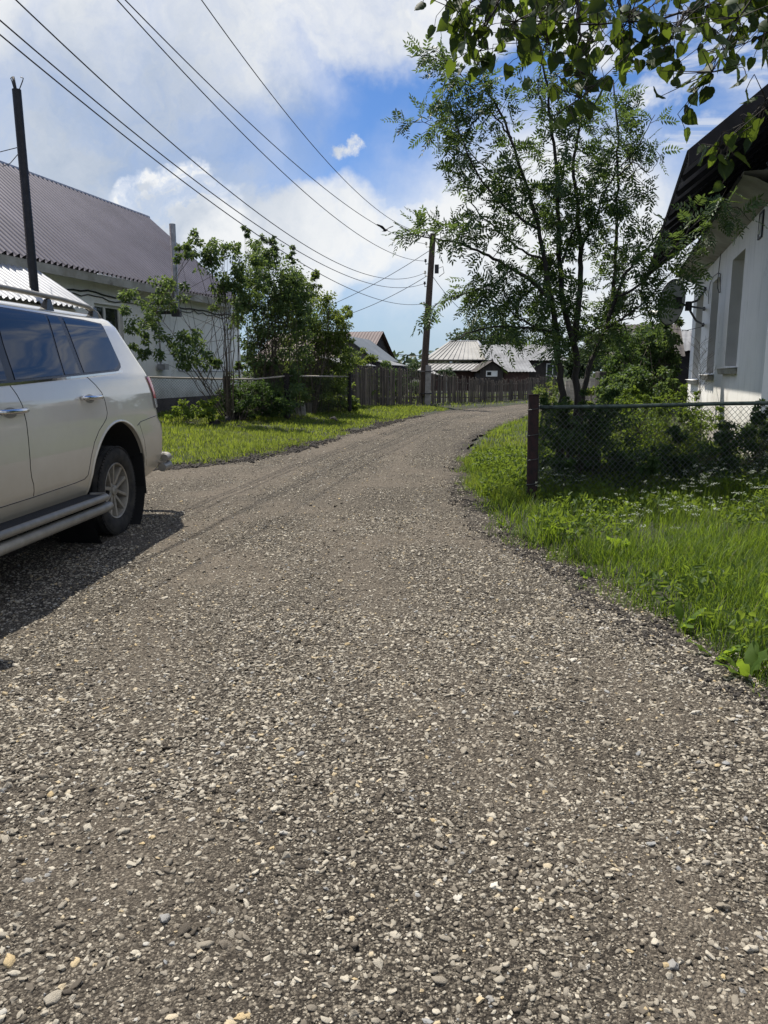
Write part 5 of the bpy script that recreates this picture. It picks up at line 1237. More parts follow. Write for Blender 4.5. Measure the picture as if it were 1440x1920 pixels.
    # wheel wells and mud flaps
    for s_, nmf in ((SW - .05, 1), (SF, 0)):
        q = MB(); T_ = Matrix.Translation((0, -s_, .42)); q.lathe([(sd_ * .585, .001), (sd_ * .585, .594), (sd_ * .95, .594)], 64, 'x', T_)
        wl_ = q.build('wheel_well', M['well'], car, True)
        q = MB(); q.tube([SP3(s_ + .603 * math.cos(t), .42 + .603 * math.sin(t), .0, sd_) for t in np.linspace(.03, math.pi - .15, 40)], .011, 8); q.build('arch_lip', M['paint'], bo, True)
        q = MB(); q.hexa([(sd_ * .67, -s_ + .60, .30), (sd_ * .955, -s_ + .60, .27), (sd_ * .955, -s_ + .62, .27), (sd_ * .67, -s_ + .62, .30), (sd_ * .67, -s_ + .585, .82), (sd_ * .965, -s_ + .52, .80), (sd_ * .965, -s_ + .545, .80), (sd_ * .67, -s_ + .605, .82)]); q.build('mud_flap', M['well'], car, bevel=.006)
# wheels: one built with its parts, then copied
def make_wheel():
    w = empty('wheel'); 
    pr = [(-.10, .235), (-.125, .262), (-.140, .300), (-.142, .340), (-.132, .378), (-.112, .394)]
    for g0, g1 in ((-.075, -.062), (-.03, -.017), (.017, .03), (.062, .075)): pr += [(g0, .402), (g0 + .001, .391), (g1 - .001, .391), (g1, .402)]
    pr += [(.112, .394), (.132, .378), (.1425, .340), (.140, .300), (.130, .272), (.122, .258), (.105, .248)]
    q = MB(); q.lathe(pr, 96, 'x')
    for k in range(72):   # shoulder lugs
        a = 2 * math.pi * k / 72
        for sg in (-1, 1):
            Mx_ = Matrix.Rotation(a + .02 * sg, 4, 'X') @ Matrix.Translation((sg * .118, 0, .386)) @ Matrix.Rotation(-sg * .55, 4, 'Y'); q.box((0, 0, 0), (.034, .021, .016), None, Mx_)
    q.build('tyre', M['tyre'], w, True, angle=35)
    rim = MB(); rim.lathe([(.118, .252), (.122, .247), (.116, .236), (.085, .232), (.0, .215), (-.09, .225), (-.10, .245), (-.10, .20), (.02, .19), (.02, .001)], 64, 'x'); ro = rim.build('rim', M['alloy'], w, True, angle=40)
    sp_ = MB()
    for k in range(5):
        for dq in (-1, 1):
            a = 2 * math.pi * k / 5 + dq * .275
            r0_, r1_ = .050, .236; wa, wb = .017, .021; t_ = dq * .010
            Mx_ = Matrix.Rotation(a, 4, 'X')
            p8 = [(.045, -wa - t_, r0_), (.045, wa - t_, r0_), (.060, wb, r1_), (.060, -wb, r1_), (.088, -wa * .8 - t_, r0_), (.088, wa * .8 - t_, r0_), (.112, wb * .72, r1_), (.112, -wb * .72, r1_)]
            sp_.hexa([Mx_ @ Vector(p) for p in p8])
    sp_.build('spokes', M['alloy'], ro, bevel=.004)
    hb = MB(); hb.lathe([(.03, .078), (.070, .076), (.084, .062), (.086, .047), (.100, .045), (.106, .036), (.107, .001)], 32, 'x'); hb.build('hub', M['alloy'], ro, True, angle=40)
    em = MB()
    for (ry_, rz2, cz) in ((.027, .018, 0), (.009, .0175, 0), (.018, .0075, .0095)):
        em.tube([(.1075, ry_ * math.cos(t), cz + rz2 * math.sin(t)) for t in np.linspace(0, 2 * math.pi, 25)], .0022, 5, False)
    em.build('emblem', M['satin'], ro)
    for k in range(5):
        a = 2 * math.pi * k / 5 + math.pi / 5 + math.pi / 5; ln_ = MB(); ln_.lathe([(.04, .019), (.070, .019), (.070, .013), (.082, .012), (.086, .001)], 10, 'x', Matrix.Rotation(a, 4, 'X') @ Matrix.Translation((0, 0, .083))); ln_.build('lug_nut', M['iron'], ro)
    return w
def copy_tree(o, parent=None):
    c = o.copy(); COL.objects.link(c); c.parent = parent
    for ch_o in [x for x in bpy.data.objects if x.parent == o]: copy_tree(ch_o, c)
    return c
w0 = make_wheel(); w0.parent = car; w0.location = (.828, -SW, .402); w0.rotation_euler = (.35, 0, 0)
for (x, s_, rz2, rx2) in ((.828, SF, 0, 1.1), (-.828, SW, math.pi, .2), (-.828, SF, math.pi, .9)):
    c = copy_tree(w0, car); c.location = (x, -s_, .402); c.rotation_euler = (rx2, 0, rz2)
# rear: tubular guard, tailgate glass; front: windscreen, grille; underbody
gd = empty('rear_guard'); gd.parent = car
for (z, r_, s0, lb) in ((.575, .036, 1.16, 'upper_tube'), (.485, .042, 1.08, 'lower_tube')):
    q = MB()
    for sd_ in (1, -1):
        q.tube([(sd_ * .985, s0, z), (sd_ * .975, 1.30, z), (sd_ * .93, 1.41, z), (sd_ * .80, 1.47, z), (sd_ * .45, 1.49, z)], r_, 12)
    q.build(lb, M['satin'], gd, True, angle=50)
q = MB(); q.grid(lambda a, b: Vector((-.60 + 1.2 * a, -lev(1.48 + .36 * b)[1] + .006, 1.48 + .36 * b)), 8, 8); q.build('rear_window', M['car_glass'], bo, True)
q = MB(); q.grid(lambda a, b: Vector(((-.66 + 1.32 * a), -lev(1.46 + .42 * b)[2] - .006, 1.46 + .42 * b)), 8, 8); q.build('windscreen', M['car_glass'], bo, True)
q = MB()
for k in range(4): q.box((0, -3.71, .92 + k * .075), (1.0, .03, .035))
q.build('grille', M['chrome'], car, bevel=.008)
q = MB(); q.box((0, -3.70, .62), (1.5, .06, .16)); q.build('bumper_intake', M['black_trim'], car, bevel=.02)
q = MB(); q.box((0, -1.3, .38), (1.45, 4.2, .16)); q.tube([(-.8, -SW, .36), (.8, -SW, .36)], .06, 8); q.tube([(-.8, -SF, .36), (.8, -SF, .36)], .06, 8); q.lathe([(-.14, .02), (-.10, .14), (.10, .14), (.14, .02)], 16, 'x', Matrix.Translation((.05, -SW, .38))); q.build('underbody', M['well'], car)

# ================================================================== VEGETATION
def jitter_path(pts, n, amp):
    """smooth wandering path through 3D points"""
    pts = [Vector(p) for p in pts]; d = np.r_[0, np.cumsum([(b - a).length for a, b in zip(pts[:-1], pts[1:])])]
    s = np.linspace(0, d[-1], n); A = np.array([[p.x, p.y, p.z] for p in pts])
    Q = np.stack([np.interp(s, d, A[:, i]) for i in range(3)], 1)
    if n > 6:
        k = np.array([1, 2, 1.]) / 4
        for _ in range(2): Q[1:-1] = np.stack([np.convolve(Q[:, i], k, 'valid') for i in range(3)], 1)
    Q[1:-1] += R.normal(0, amp, (n - 2, 3)); return Q

# ------------------------------------------------------------------ rowan with several stems and feathered leaves
row = empty('rowan_tree', (0, 0, 0), 0, 'slender many-stemmed rowan with feathered leaves behind the wire fence', 'tree')
Yr = 9.9
stems = [
 ([(1054, 760), (1048, 690), (1042, 605), (1033, 563), (1022, 490), (1008, 420), (996, 380), (980, 330), (958, 258), (930, 194), (900, 150)], .060, .010, 0.0),
 ([(1083, 760), (1081, 690), (1076, 638), (1060, 590), (1052, 540), (1047, 463), (1046, 365), (1036, 243), (1022, 130), (1008, 60)], .062, .009, 0.25),
 ([(1078, 640), (1086, 560), (1089, 480), (1083, 400), (1074, 310), (1090, 215), (1104, 150), (1112, 100)], .046, .008, 0.5),
 ([(1088, 752), (1110, 680), (1136, 613), (1152, 547), (1156, 450), (1159, 330), (1158, 233), (1150, 150)], .050, .008, 0.8),
 ([(1140, 605), (1160, 540), (1185, 495), (1233, 442), (1252, 400)], .030, .007, 0.4),
 ([(1033, 563), (1000, 528), (958, 503), (904, 472), (850, 452), (806, 446), (760, 440)], .032, .005, -0.5),
 ([(1040, 622), (990, 614), (933, 610), (880, 622), (846, 640)], .022, .005, -0.7),
 ([(1042, 640), (1010, 615), (975, 600), (930, 560), (880, 530)], .018, .004, -0.2),
 ([(1010, 430), (960, 400), (915, 360), (880, 300), (858, 240), (840, 190)], .020, .005, -0.2),
 ([(960, 260), (925, 215), (880, 155), (845, 120), (818, 95)], .012, .004, 0.1),
 ([(1022, 490), (975, 470), (930, 430), (890, 395), (868, 330), (850, 300)], .017, .004, 0.5),
 ([(1152, 560), (1190, 545), (1230, 500), (1275, 455), (1300, 420), (1345, 395), (1382, 388)], .020, .004, -0.9),
 ([(1136, 615), (1180, 590), (1215, 560), (1250, 520), (1290, 470)], .018, .004, -0.4),
 ([(1090, 470), (1120, 400), (1150, 330), (1200, 270), (1228, 215)], .018, .004, 0.6),
 ([(1158, 330), (1190, 300), (1215, 330), (1240, 290)], .010, .003, 0.9),
 ([(1050, 500), (1075, 430), (1110, 380), (1190, 370), (1235, 350)], .015, .004, 0.1),
 ([(1075, 640), (1110, 620), (1160, 600), (1210, 590), (1240, 600)], .014, .004, 0.9),
 ([(985, 340), (940, 330), (900, 310), (850, 250), (800, 232), (775, 228)], .011, .003, 0.4),
 ([(960, 505), (930, 530), (890, 545), (850, 560), (815, 570)], .010, .003, -0.6),
]
crownP, crownD, crownU, crownL = [], [], [], []
trunk = MB(); twig = MB()
def compound(p, d, up, L): crownP.append(p); crownD.append(d); crownU.append(up); crownL.append(L)
for si, (px_, r0, r1, dy) in enumerate(stems):
    P3 = []
    for j, (x, y) in enumerate(px_):
        t = j / (len(px_) - 1); P3.append(gy(x, y, Yr + dy * (t if si > 3 else (.3 + .7 * t))))
    if px_[0][1] > 740: b = P3[0]; P3 = [Vector((b.x + R.normal(0, .04), b.y, Tz(b.x, b.y) - .1))] + P3
    Q = jitter_path(P3, max(12, len(P3) * 4), .008)
    n = len(Q); trunk.tube([tuple(q) for q in Q], [r0 + (r1 - r0) * (i / (n - 1)) ** .8 for i in range(n)], 7)
    seglen = np.linalg.norm(np.diff(Q, axis=0), axis=1).sum()
    start = .30 if si in (0, 1, 3) else .12
    if si == 2: start = .25
    k = int(seglen * (1 - start) / (.056 if si not in (2, 12, 13, 15, 16) else .085))
    for a in range(k):
        t = start + (1 - start) * (a + R.uniform()) / k; i = min(int(t * (n - 1)), n - 2); p = Q[i] + (Q[i + 1] - Q[i]) * (t * (n - 1) - i)
        if R.uniform() > .25 + 1.5 * sstep(.32, .66, float(vnoise(p[0] + p[1] * .3, p[2] + si * .37, 2.1, 55))): continue
        ax = Q[i + 1] - Q[i]; ax /= np.linalg.norm(ax)
        d = rdir(1)[0]; d = d - ax * d.dot(ax) * .8; d /= np.linalg.norm(d); d = d + ax * R.uniform(.2, .9) + np.array([0, 0, .25]); d /= np.linalg.norm(d)
        Lb = R.uniform(.22, .70) * (1 - .35 * t) * (1.0 if si < 5 else .75)
        m = 6; tp = [p]
        for c in range(m):
            d = d + R.normal(0, .12, 3) + np.array([0, 0, -.03]); d /= np.linalg.norm(d); tp.append(tp[-1] + d * Lb / m)
        twig.tube(tp, [.0055, .0018], 4, False)
        nl = int(Lb / .062) + 2
        for c in range(nl):
            u_ = .18 + .82 * (c + R.uniform(-.2, .2)) / (nl - 1) if nl > 1 else 1; u_ = min(max(u_, .1), 1); f = u_ * m; ii = min(int(f), m - 1); lp = tp[ii] + (tp[ii + 1] - tp[ii]) * (f - ii)
            dd = tp[ii + 1] - tp[ii]; dd /= np.linalg.norm(dd); o = rdir(1)[0]; ld_ = dd * R.uniform(.2, .9) + o * .75 + np.array([0, 0, -.20]); ld_ /= np.linalg.norm(ld_)
            compound(lp, ld_, rdir(1, 1.4)[0], R.uniform(.165, .265))
trunk.add(twig.v, twig.f); trunk.build('trunk', M['bark'], row, True)
def build_compound(name, P, Dv, U, L, material, parent, pairs=6, lw=.27, ll=.30):
    P, Dv, U = np.array(P), np.array(Dv), np.array(U); L = np.array(L); n = len(P)
    S = np.cross(Dv, U); S /= np.linalg.norm(S, axis=1, keepdims=True) + 1e-9; N_ = np.cross(S, Dv)
    PP, DD, UU, LL = [], [], [], []
    for k in range(pairs):
        t = .22 + .74 * k / (pairs - 1); sz = (.75 + .4 * math.sin(math.pi * (k + .7) / pairs)); base = P + Dv * (L * t)[:, None] - N_ * (L * .16 * t * t)[:, None]; base[:, 2] -= L * .10 * t * t
        for sg in (-1, 1):
            d = S * sg * .86 + Dv * .5 + R.normal(0, .10, (n, 3)); d[:, 2] -= .12
            PP.append(base); DD.append(d); UU.append(N_ + R.normal(0, .22, (n, 3))); LL.append(L * ll * sz)
    base = P + Dv * L[:, None] - N_ * (L * .16)[:, None]; base[:, 2] -= L * .1
    PP.append(base); DD.append(Dv + 0); UU.append(N_); LL.append(L * ll)
    PP, DD, UU, LL = np.concatenate(PP), np.concatenate(DD), np.concatenate(UU), np.concatenate(LL)
    return leaves(name, PP, DD, UU, LL, LL * lw * 1.15, material, parent, .2)
build_compound('crown', crownP, crownD, crownU, crownL, M['rowan'], row, lw=.30)

# ------------------------------------------------------------------ linden branches overhead, hanging from a tree to the right of the camera
lin = empty('linden_tree', (0, 0, 0), 0, 'broad-leaved tree whose leafy branches hang into the top right of the view', 'tree')
tb = Vector((4.3, 2.6, Tz(4.3, 2.6)))
br_m = MB(); fork = Vector((3.9, 2.7, 3.6))
br_m.tube([tb + Vector((0, 0, -.2)), tb + Vector((-.05, .05, 1.2)), tb.lerp(fork, .75), fork, fork + Vector((-.1, .2, 1.6)), fork + Vector((.1, .3, 3.4))], [.21, .17, .15, .12, .08, .03], 12)
LP, LD, LU, LLn = [], [], [], []
pet = MB()
def hang_leaf(p, size=None):
    d = np.array([R.normal(0, .75), R.normal(0, .75), -.8]); d /= np.linalg.norm(d); u_ = rdir(1)[0]
    L = size or R.uniform(.028, .056); q = np.array(p) + d * .02 + R.normal(0, .012, 3)
    LP.append(q); LD.append(d); LU.append(u_); LLn.append(L); pet.tube([tuple(p), tuple((np.array(p) + q) / 2 + [0, 0, .004]), tuple(q)], .0012, 3, False)
branches = [
 ([(1440, -60), (1330, -50), (1200, -30), (1080, -20), (960, -30), (890, -10), (858, 20)], 2.7, 2.5), ([(1440, -20), (1380, 10), (1300, 20), (1215, 40), (1120, 42), (1040, 40), (965, 40)], 2.6, 2.35),
 ([(1080, -20), (1085, 60), (1095, 130), (1100, 160), (1090, 185)], 2.5, 2.3), ([(1300, 10), (1270, 45), (1255, 80)], 2.5, 2.4), ([(1400, -20), (1385, 45), (1352, 90), (1335, 135)], 2.4, 2.2),
 ([(960, -30), (925, 20), (905, 60), (895, 105)], 2.55, 2.45), ([(1010, -30), (1000, 20), (990, 80)], 2.7, 2.6), ([(1160, 0), (1165, 50), (1180, 75)], 2.6, 2.5), ([(1480, 120), (1440, 190), (1405, 232), (1372, 258), (1348, 275)], 2.3, 2.2),
 ([(1440, -70), (1250, -70), (1050, -75), (900, -60), (870, -30)], 3.1, 2.9), ([(890, -10), (872, 15), (868, 40)], 2.5, 2.45), ([(1440, 10), (1420, 30), (1436, 62)], 2.6, 2.5), ([(1040, 40), (1030, 65), (1020, 88)], 2.4, 2.35)]
for bi, (px_, ya, yb) in enumerate(branches):
    P3 = [gy(x, y, ya + (yb - ya) * j / (len(px_) - 1)) for j, (x, y) in enumerate(px_)]
    if px_[0][0] >= 1380: P3 = [fork + Vector((0, 0, .5)), fork.lerp(P3[0], .6) + Vector((0, 0, .25))] + P3
    Q = jitter_path(P3, max(14, len(P3) * 5), .004); n = len(Q); r0 = .012 if px_[0][0] >= 1380 else .006
    br_m.tube([tuple(q) for q in Q], [r0 + (.0018 - r0) * i / (n - 1) for i in range(n)], 6)
    tot = np.linalg.norm(np.diff(Q, axis=0), axis=1).sum(); k = int(tot / (.0088 if px_[0] != (1480, 120) else .022))
    for a in range(k):
        i = R.randint(2 if px_[0][0] < 1380 else 3, n); p = Q[i]
        # short side spur, then the leaf
        o = rdir(1)[0] * R.uniform(.0, .13) * [1, 2.6, .5]; 
        if abs(o).max() > .05: br_m.tube([tuple(p), tuple(p + o)], [.0018, .001], 3, False)
        hang_leaf(p + o)
    for _ in range(3): hang_leaf(Q[-1] + R.normal(0, .01, 3))
br_m.build('trunk', M['bark'], lin, True); pet.build('leaf_stalks', M['stem'], lin)
# heart-shaped leaf blades with a serrated outline, folded along the midrib
def heart_leaves(name, P, Dv, U, L, material, parent):
    P, Dv, U = np.array(P), np.array(Dv), np.array(U); L = np.array(L)[:, None]; n = len(P)
    S = np.cross(Dv, U); S /= np.linalg.norm(S, axis=1, keepdims=True) + 1e-9; N_ = np.cross(S, Dv)
    prof = [(0.02, 0.03), (-.06, .16), (-.05, .28), (.06, .39), (.20, .45), (.27, .43), (.38, .44), (.46, .40), (.56, .36), (.64, .29), (.74, .22), (.84, .12), (.92, .05)]
    m = len(prof); cur = R.uniform(.05, .35, (n, 1)); sm_ = R.uniform(.85, 1.05, (n, 1))
    V = [P, P + Dv * L * 1.02 - N_ * L * cur * .30]
    mid = [(.0, 0)]
    for sg in (-1, 1):
        for (a, b) in prof:
            V.append(P + Dv * L * a + S * sg * L * b * sm_ + N_ * L * (.30 * b - cur * .30 * a * a + .02 * math.sin(a * 17)))
    mids = [.0, .25, .5, .75]
    for a in mids: V.append(P + Dv * L * a - N_ * L * cur * .30 * a * a)
    V = np.stack(V, 1); nv = V.shape[1]; F = []
    for sgi in range(2):
        o = 2 + sgi * m; md = 2 + 2 * m
        chain = [o + i for i in range(m)] + [1]
        for i in range(m):
            a = prof[i][0]; j = md + min(3, max(0, int(round(max(a, 0) / .25)))); a2 = prof[i + 1][0] if i + 1 < m else 1.0
            j2 = md + min(3, max(0, int(round(max(a2, 0) / .25))))
            f = [chain[i], chain[i + 1], j2, j] if j != j2 else [chain[i], chain[i + 1], j2, j2]
            if sgi: f = f[::-1]
            F.append(f)
    tri = [f if len(set(f)) == 4 else None for f in F]
    b = (np.arange(n) * nv)[:, None, None]
    # split everything into triangles
    T = []
    for f in F:
        q = []
        for v in f:
            if v not in q: q.append(v)
        T.append(q[:3])
        if len(q) == 4: T.append([q[0], q[2], q[3]])
    return np_mesh(name, V.reshape(-1, 3), (b + np.array(T)[None]).reshape(-1, 3), material, parent, True)
heart_leaves('crown', LP, LD, LU, LLn, M['linden'], lin)

# ------------------------------------------------------------------ shrubs
def shrub(name, label, cat, base, blobs, nleaf, lsize, material, nstem=8, stem_r=.02, group=None, stems_px=None, lw=.55, droop=.25, hollow=.35, up=.3, shoots=0):
    """blobs: (centre, radii) of leafy masses; stems rise from the base into them"""
    base = Vector(base); o = empty(name, (0, 0, 0), 0, label, cat, group)
    st = MB(); wts = np.array([b[1][0] * b[1][1] * b[1][2] for b in blobs]) ** .66; wts /= wts.sum()
    paths = []
    for k in range(nstem):
        c, r_ = blobs[R.choice(len(blobs), p=wts)]
        tgt = Vector(c) + Vector([R.normal(0, .35) * q for q in r_]); st0 = base + Vector((R.normal(0, .10), R.normal(0, .10), -.05))
        mid = st0.lerp(tgt, .5) + Vector((R.normal(0, .12), R.normal(0, .12), (tgt - st0).length * .10))
        Q = jitter_path([st0, mid, tgt], 14, .012); paths.append(Q); st.tube([tuple(q) for q in Q], [stem_r * R.uniform(.6, 1.1), stem_r * .2], 5, False)
    if shoots:
        extra = []
        for c, r_ in blobs:
            for _ in range(shoots): extra.append((tuple(Vector(c) + Vector((R.uniform(-1, 1) * r_[0], R.uniform(-1, 1) * r_[1], r_[2] * R.uniform(.5, 1.25)))), (r_[0] * R.uniform(.10, .26), r_[1] * .2, r_[2] * R.uniform(.15, .4))))
        for c, r_ in extra:
            q = jitter_path([(c[0] + R.normal(0, .05), c[1], float(terrain(np.array([c[0]]), np.array([c[1]]))[0])), (c[0], c[1], c[2] * .6), (c[0], c[1], c[2] + r_[2] * .7)], 10, .006); st.tube([tuple(v) for v in q], [stem_r * .6, stem_r * .15], 4, False)
        blobs = list(blobs) + extra; wts = np.array([b[1][0] * b[1][1] * b[1][2] for b in blobs]) ** .5; wts /= wts.sum()
    P, Dv = [], []
    for (c, r_), w in zip(blobs, wts):
        n = int(nleaf * w); c = np.array(c); r_ = np.array(r_)
        # sub-clumps give light and dark masses and gaps
        nc = max(4, int(n / 55)); cc = rdir(nc) * (R.uniform(.12, 1, (nc, 1)) ** hollow) * r_ + c; cr = R.uniform(.16, .36, nc) * r_.min()
        i = R.randint(0, nc, n); rel = rdir(n) * (R.uniform(0, 1, (n, 1)) ** .5) * cr[i][:, None] * [1.15, 1.15, .8]; P.append(cc[i] + rel)
        Dv.append(rel / (np.linalg.norm(rel, axis=1, keepdims=True) + 1e-6) * .7 + R.normal(0, .5, (n, 3)) + [0, 0, -droop])
        for q in cc[:: 3]:
            pth = paths[R.randint(len(paths))]; j = R.randint(4, 14); a = Vector(pth[j]); b = Vector(q)
            st.tube([a, a.lerp(b, .5) + Vector((0, 0, .05)), b], [stem_r * .35, stem_r * .12], 4, False)
    P = np.concatenate(P); Dv = np.concatenate(Dv); n = len(P)
    keep = P[:, 2] > terrain(P[:, 0], P[:, 1]) + .02; P, Dv = P[keep], Dv[keep]; n = len(P)
    L = lsize * R.uniform(.6, 1.25, n)
    st.build('stems', M['stem'], o, True)
    leaves('foliage', P, Dv, rdir(n, up), L, L * lw, material, o, .15, .15)
    return o
def B(x, y, Y, rx, ry_, dep=None):
    """a leafy mass whose outline covers about rx,ry photo pixels at distance Y"""
    c = gy(x, y, Y); k = Y / F_PX; return (tuple(c), (rx * k, (dep or rx) * k, ry_ * k))
# sparse lilac on the left with arching stems
bs0 = G(432, 792); Yl = bs0.y
shrub('lilac_shrub', 'sparse arching shrub with bare lower stems in front of the whitewashed wall', 'shrub', bs0 + Vector((0, .3, 0)), [B(262, 590, Yl - .6, 38, 44), B(345, 655, Yl - .7, 52, 36), B(318, 548, Yl - .3, 36, 32), B(375, 470, Yl + .2, 30, 38), B(418, 500, Yl + .3, 40, 46), B(430, 570, Yl + .3, 30, 48), B(340, 470, Yl, 18, 24), B(475, 520, Yl + .3, 30, 62), B(270, 650, Yl - .7, 22, 22), B(395, 680, Yl - .3, 22, 12)], 8600, .092, M['lilac'], 15, .022)
# the dense ones beside it
b1_ = G(500, 782); Y1 = b1_.y + .6
shrub('leafy_shrub', 'tall dense green shrub with leaning shoots, left of the wire fence post', 'shrub', b1_, [B(480, 500, Y1, 34, 50), B(510, 540, Y1, 60, 66), B(470, 610, Y1, 36, 60), B(520, 650, Y1, 62, 80), B(480, 720, Y1, 50, 46), B(540, 590, Y1, 50, 60), B(500, 470, Y1, 20, 24), B(545, 545, Y1, 36, 30), B(530, 735, Y1 - .3, 50, 36)], 23000, .086, M['lilac'], 22, .024, shoots=2)
b2_ = G(585, 776); Y2 = b2_.y + 1.0
shrub('leafy_shrub', 'rounded dense shrub with yellow-green top leaves, right of the wire fence post', 'shrub', b2_, [B(585, 580, Y2, 54, 46), B(620, 610, Y2, 40, 44), B(575, 660, Y2, 60, 66), B(615, 690, Y2, 46, 56), B(556, 560, Y2, 30, 40), B(590, 535, Y2, 12, 26), B(645, 596, Y2, 16, 16), B(560, 730, Y2, 50, 30), B(610, 740, Y2 - .4, 50, 34), B(640, 660, Y2, 26, 40)], 22000, .088, M['bush'], 20, .024, shoots=2)
b3_ = G(455, 790); shrub('low_shrub', 'low dark undergrowth at the foot of the sparse shrub', 'shrub', b3_, [B(470, 745, b3_.y + .4, 44, 34), B(430, 750, b3_.y + .5, 24, 32), B(520, 755, b3_.y + .6, 36, 24)], 6000, .075, M['darkbush'], 14, .014)
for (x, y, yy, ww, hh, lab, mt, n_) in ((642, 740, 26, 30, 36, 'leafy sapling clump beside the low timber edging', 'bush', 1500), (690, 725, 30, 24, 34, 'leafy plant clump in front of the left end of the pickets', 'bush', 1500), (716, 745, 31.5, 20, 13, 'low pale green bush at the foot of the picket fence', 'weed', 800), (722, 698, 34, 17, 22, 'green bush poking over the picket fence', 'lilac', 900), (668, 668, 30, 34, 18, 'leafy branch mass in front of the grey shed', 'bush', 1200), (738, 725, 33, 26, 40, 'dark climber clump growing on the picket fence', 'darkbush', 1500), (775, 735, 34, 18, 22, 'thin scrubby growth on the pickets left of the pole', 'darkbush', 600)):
    c = gy(x, y, yy); shrub('bush', lab, 'bush', (c.x, c.y, Tz(c.x, c.y)), [B(x, y, yy, ww, hh), B(x + ww * .3, y + hh * .4, yy, ww * .7, hh * .6)], n_, .11, M[mt], 8, .014, None)
c = G(345, 792); shrub('bush', 'sunlit weedy clump in the grass left of the black fence post', 'bush', (c.x, c.y, c.z), [B(360, 772, c.y, 46, 20), B(400, 768, c.y, 26, 22)], 1500, .075, M['weed'], 10, .008)
# right side, behind the wire fence
def rb(name, label, cat, x, y, Y, blobs, n_, ls, mt, ns=10, sr=.012, **kw):
    c = gy(x, y, Y); return shrub(name, label, cat, (c.x, c.y, Tz(c.x, c.y)), blobs, n_, ls, M[mt], ns, sr, **kw)
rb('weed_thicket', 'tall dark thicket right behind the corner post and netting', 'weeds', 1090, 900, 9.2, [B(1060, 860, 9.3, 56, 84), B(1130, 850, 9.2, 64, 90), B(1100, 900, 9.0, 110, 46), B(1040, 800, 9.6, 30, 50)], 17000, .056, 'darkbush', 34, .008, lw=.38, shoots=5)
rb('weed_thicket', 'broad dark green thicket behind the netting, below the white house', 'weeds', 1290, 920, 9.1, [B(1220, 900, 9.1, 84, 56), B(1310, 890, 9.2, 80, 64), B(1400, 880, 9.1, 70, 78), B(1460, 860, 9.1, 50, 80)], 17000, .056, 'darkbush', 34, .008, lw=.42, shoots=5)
rb('weed_thicket', 'sunlit yellow-green weeds between the netting and the white wall', 'weeds', 1250, 840, 11.4, [B(1200, 810, 11.0, 66, 60), B(1270, 800, 11.6, 60, 58), B(1320, 815, 11.0, 50, 42), B(1160, 790, 11.6, 40, 50)], 11000, .050, 'weed', 34, .007, lw=.4, shoots=4)
rb('weed_thicket', 'weedy clump around the corner of the white house', 'weeds', 1400, 830, 9.7, [B(1400, 838, 9.6, 50, 34), B(1440, 815, 9.5, 36, 40)], 2200, .06, 'bush', 26, .006, lw=.22)
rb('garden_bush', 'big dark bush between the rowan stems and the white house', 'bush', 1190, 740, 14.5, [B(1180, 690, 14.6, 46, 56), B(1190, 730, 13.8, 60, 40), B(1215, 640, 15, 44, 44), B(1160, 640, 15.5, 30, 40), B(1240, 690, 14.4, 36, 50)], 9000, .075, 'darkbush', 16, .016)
rb('garden_bush', 'lit green bush against the dark shed beside the white house', 'bush', 1235, 760, 13.6, [B(1225, 640, 14.4, 34, 30), B(1255, 655, 14.2, 24, 28), B(1210, 720, 13.6, 52, 34), B(1150, 735, 13.4, 34, 30), B(1262, 610, 15, 18, 16)], 4200, .07, 'lilac', 16, .014)
rb('garden_bush', 'small bush behind the square gate post', 'bush', 1110, 760, 15.5, [B(1105, 738, 15.5, 26, 22), B(1145, 700, 16, 22, 34)], 1400, .07, 'bush', 8, .012)
rb('garden_bush', 'scrubby growth at the foot of the rowan stems', 'bush', 1040, 760, 12.5, [B(1030, 745, 12.5, 30, 34), B(1070, 765, 11.5, 34, 22)], 1500, .06, 'bush', 14, .006, lw=.3)
# dry branching stalk in front of the white wall
ds = empty('dry_weed', (0, 0, 0), 0, 'dry branching weed stalk in front of the lower white wall', 'weed'); c = gy(1313, 900, 9.6); q = MB(); tp = gy(1311, 640, 9.6)
c = Vector((c.x, 9.6, Tz(c.x, 9.6))); q.tube([c, c.lerp(tp, .5) + Vector((.02, 0, 0)), tp], [.006, .002], 5)
for k in range(26):
    t = .55 + .45 * k / 26; p = c.lerp(tp, t); a = R.uniform(0, 6.28); d = Vector((math.cos(a), math.sin(a) * .6, .9)); L = .34 * (1.12 - t) + .05; e = p + d * L; q.tube([p, p.lerp(e, .5) + Vector((0, 0, .02)), e], [.003, .001], 4)
    for _ in range(3): f_ = p.lerp(e, R.uniform(.4, .9)); q.tube([f_, f_ + Vector((R.normal(0, .05), R.normal(0, .05), .06))], .0012, 3)
q.build('stalk', M['straw'], ds)

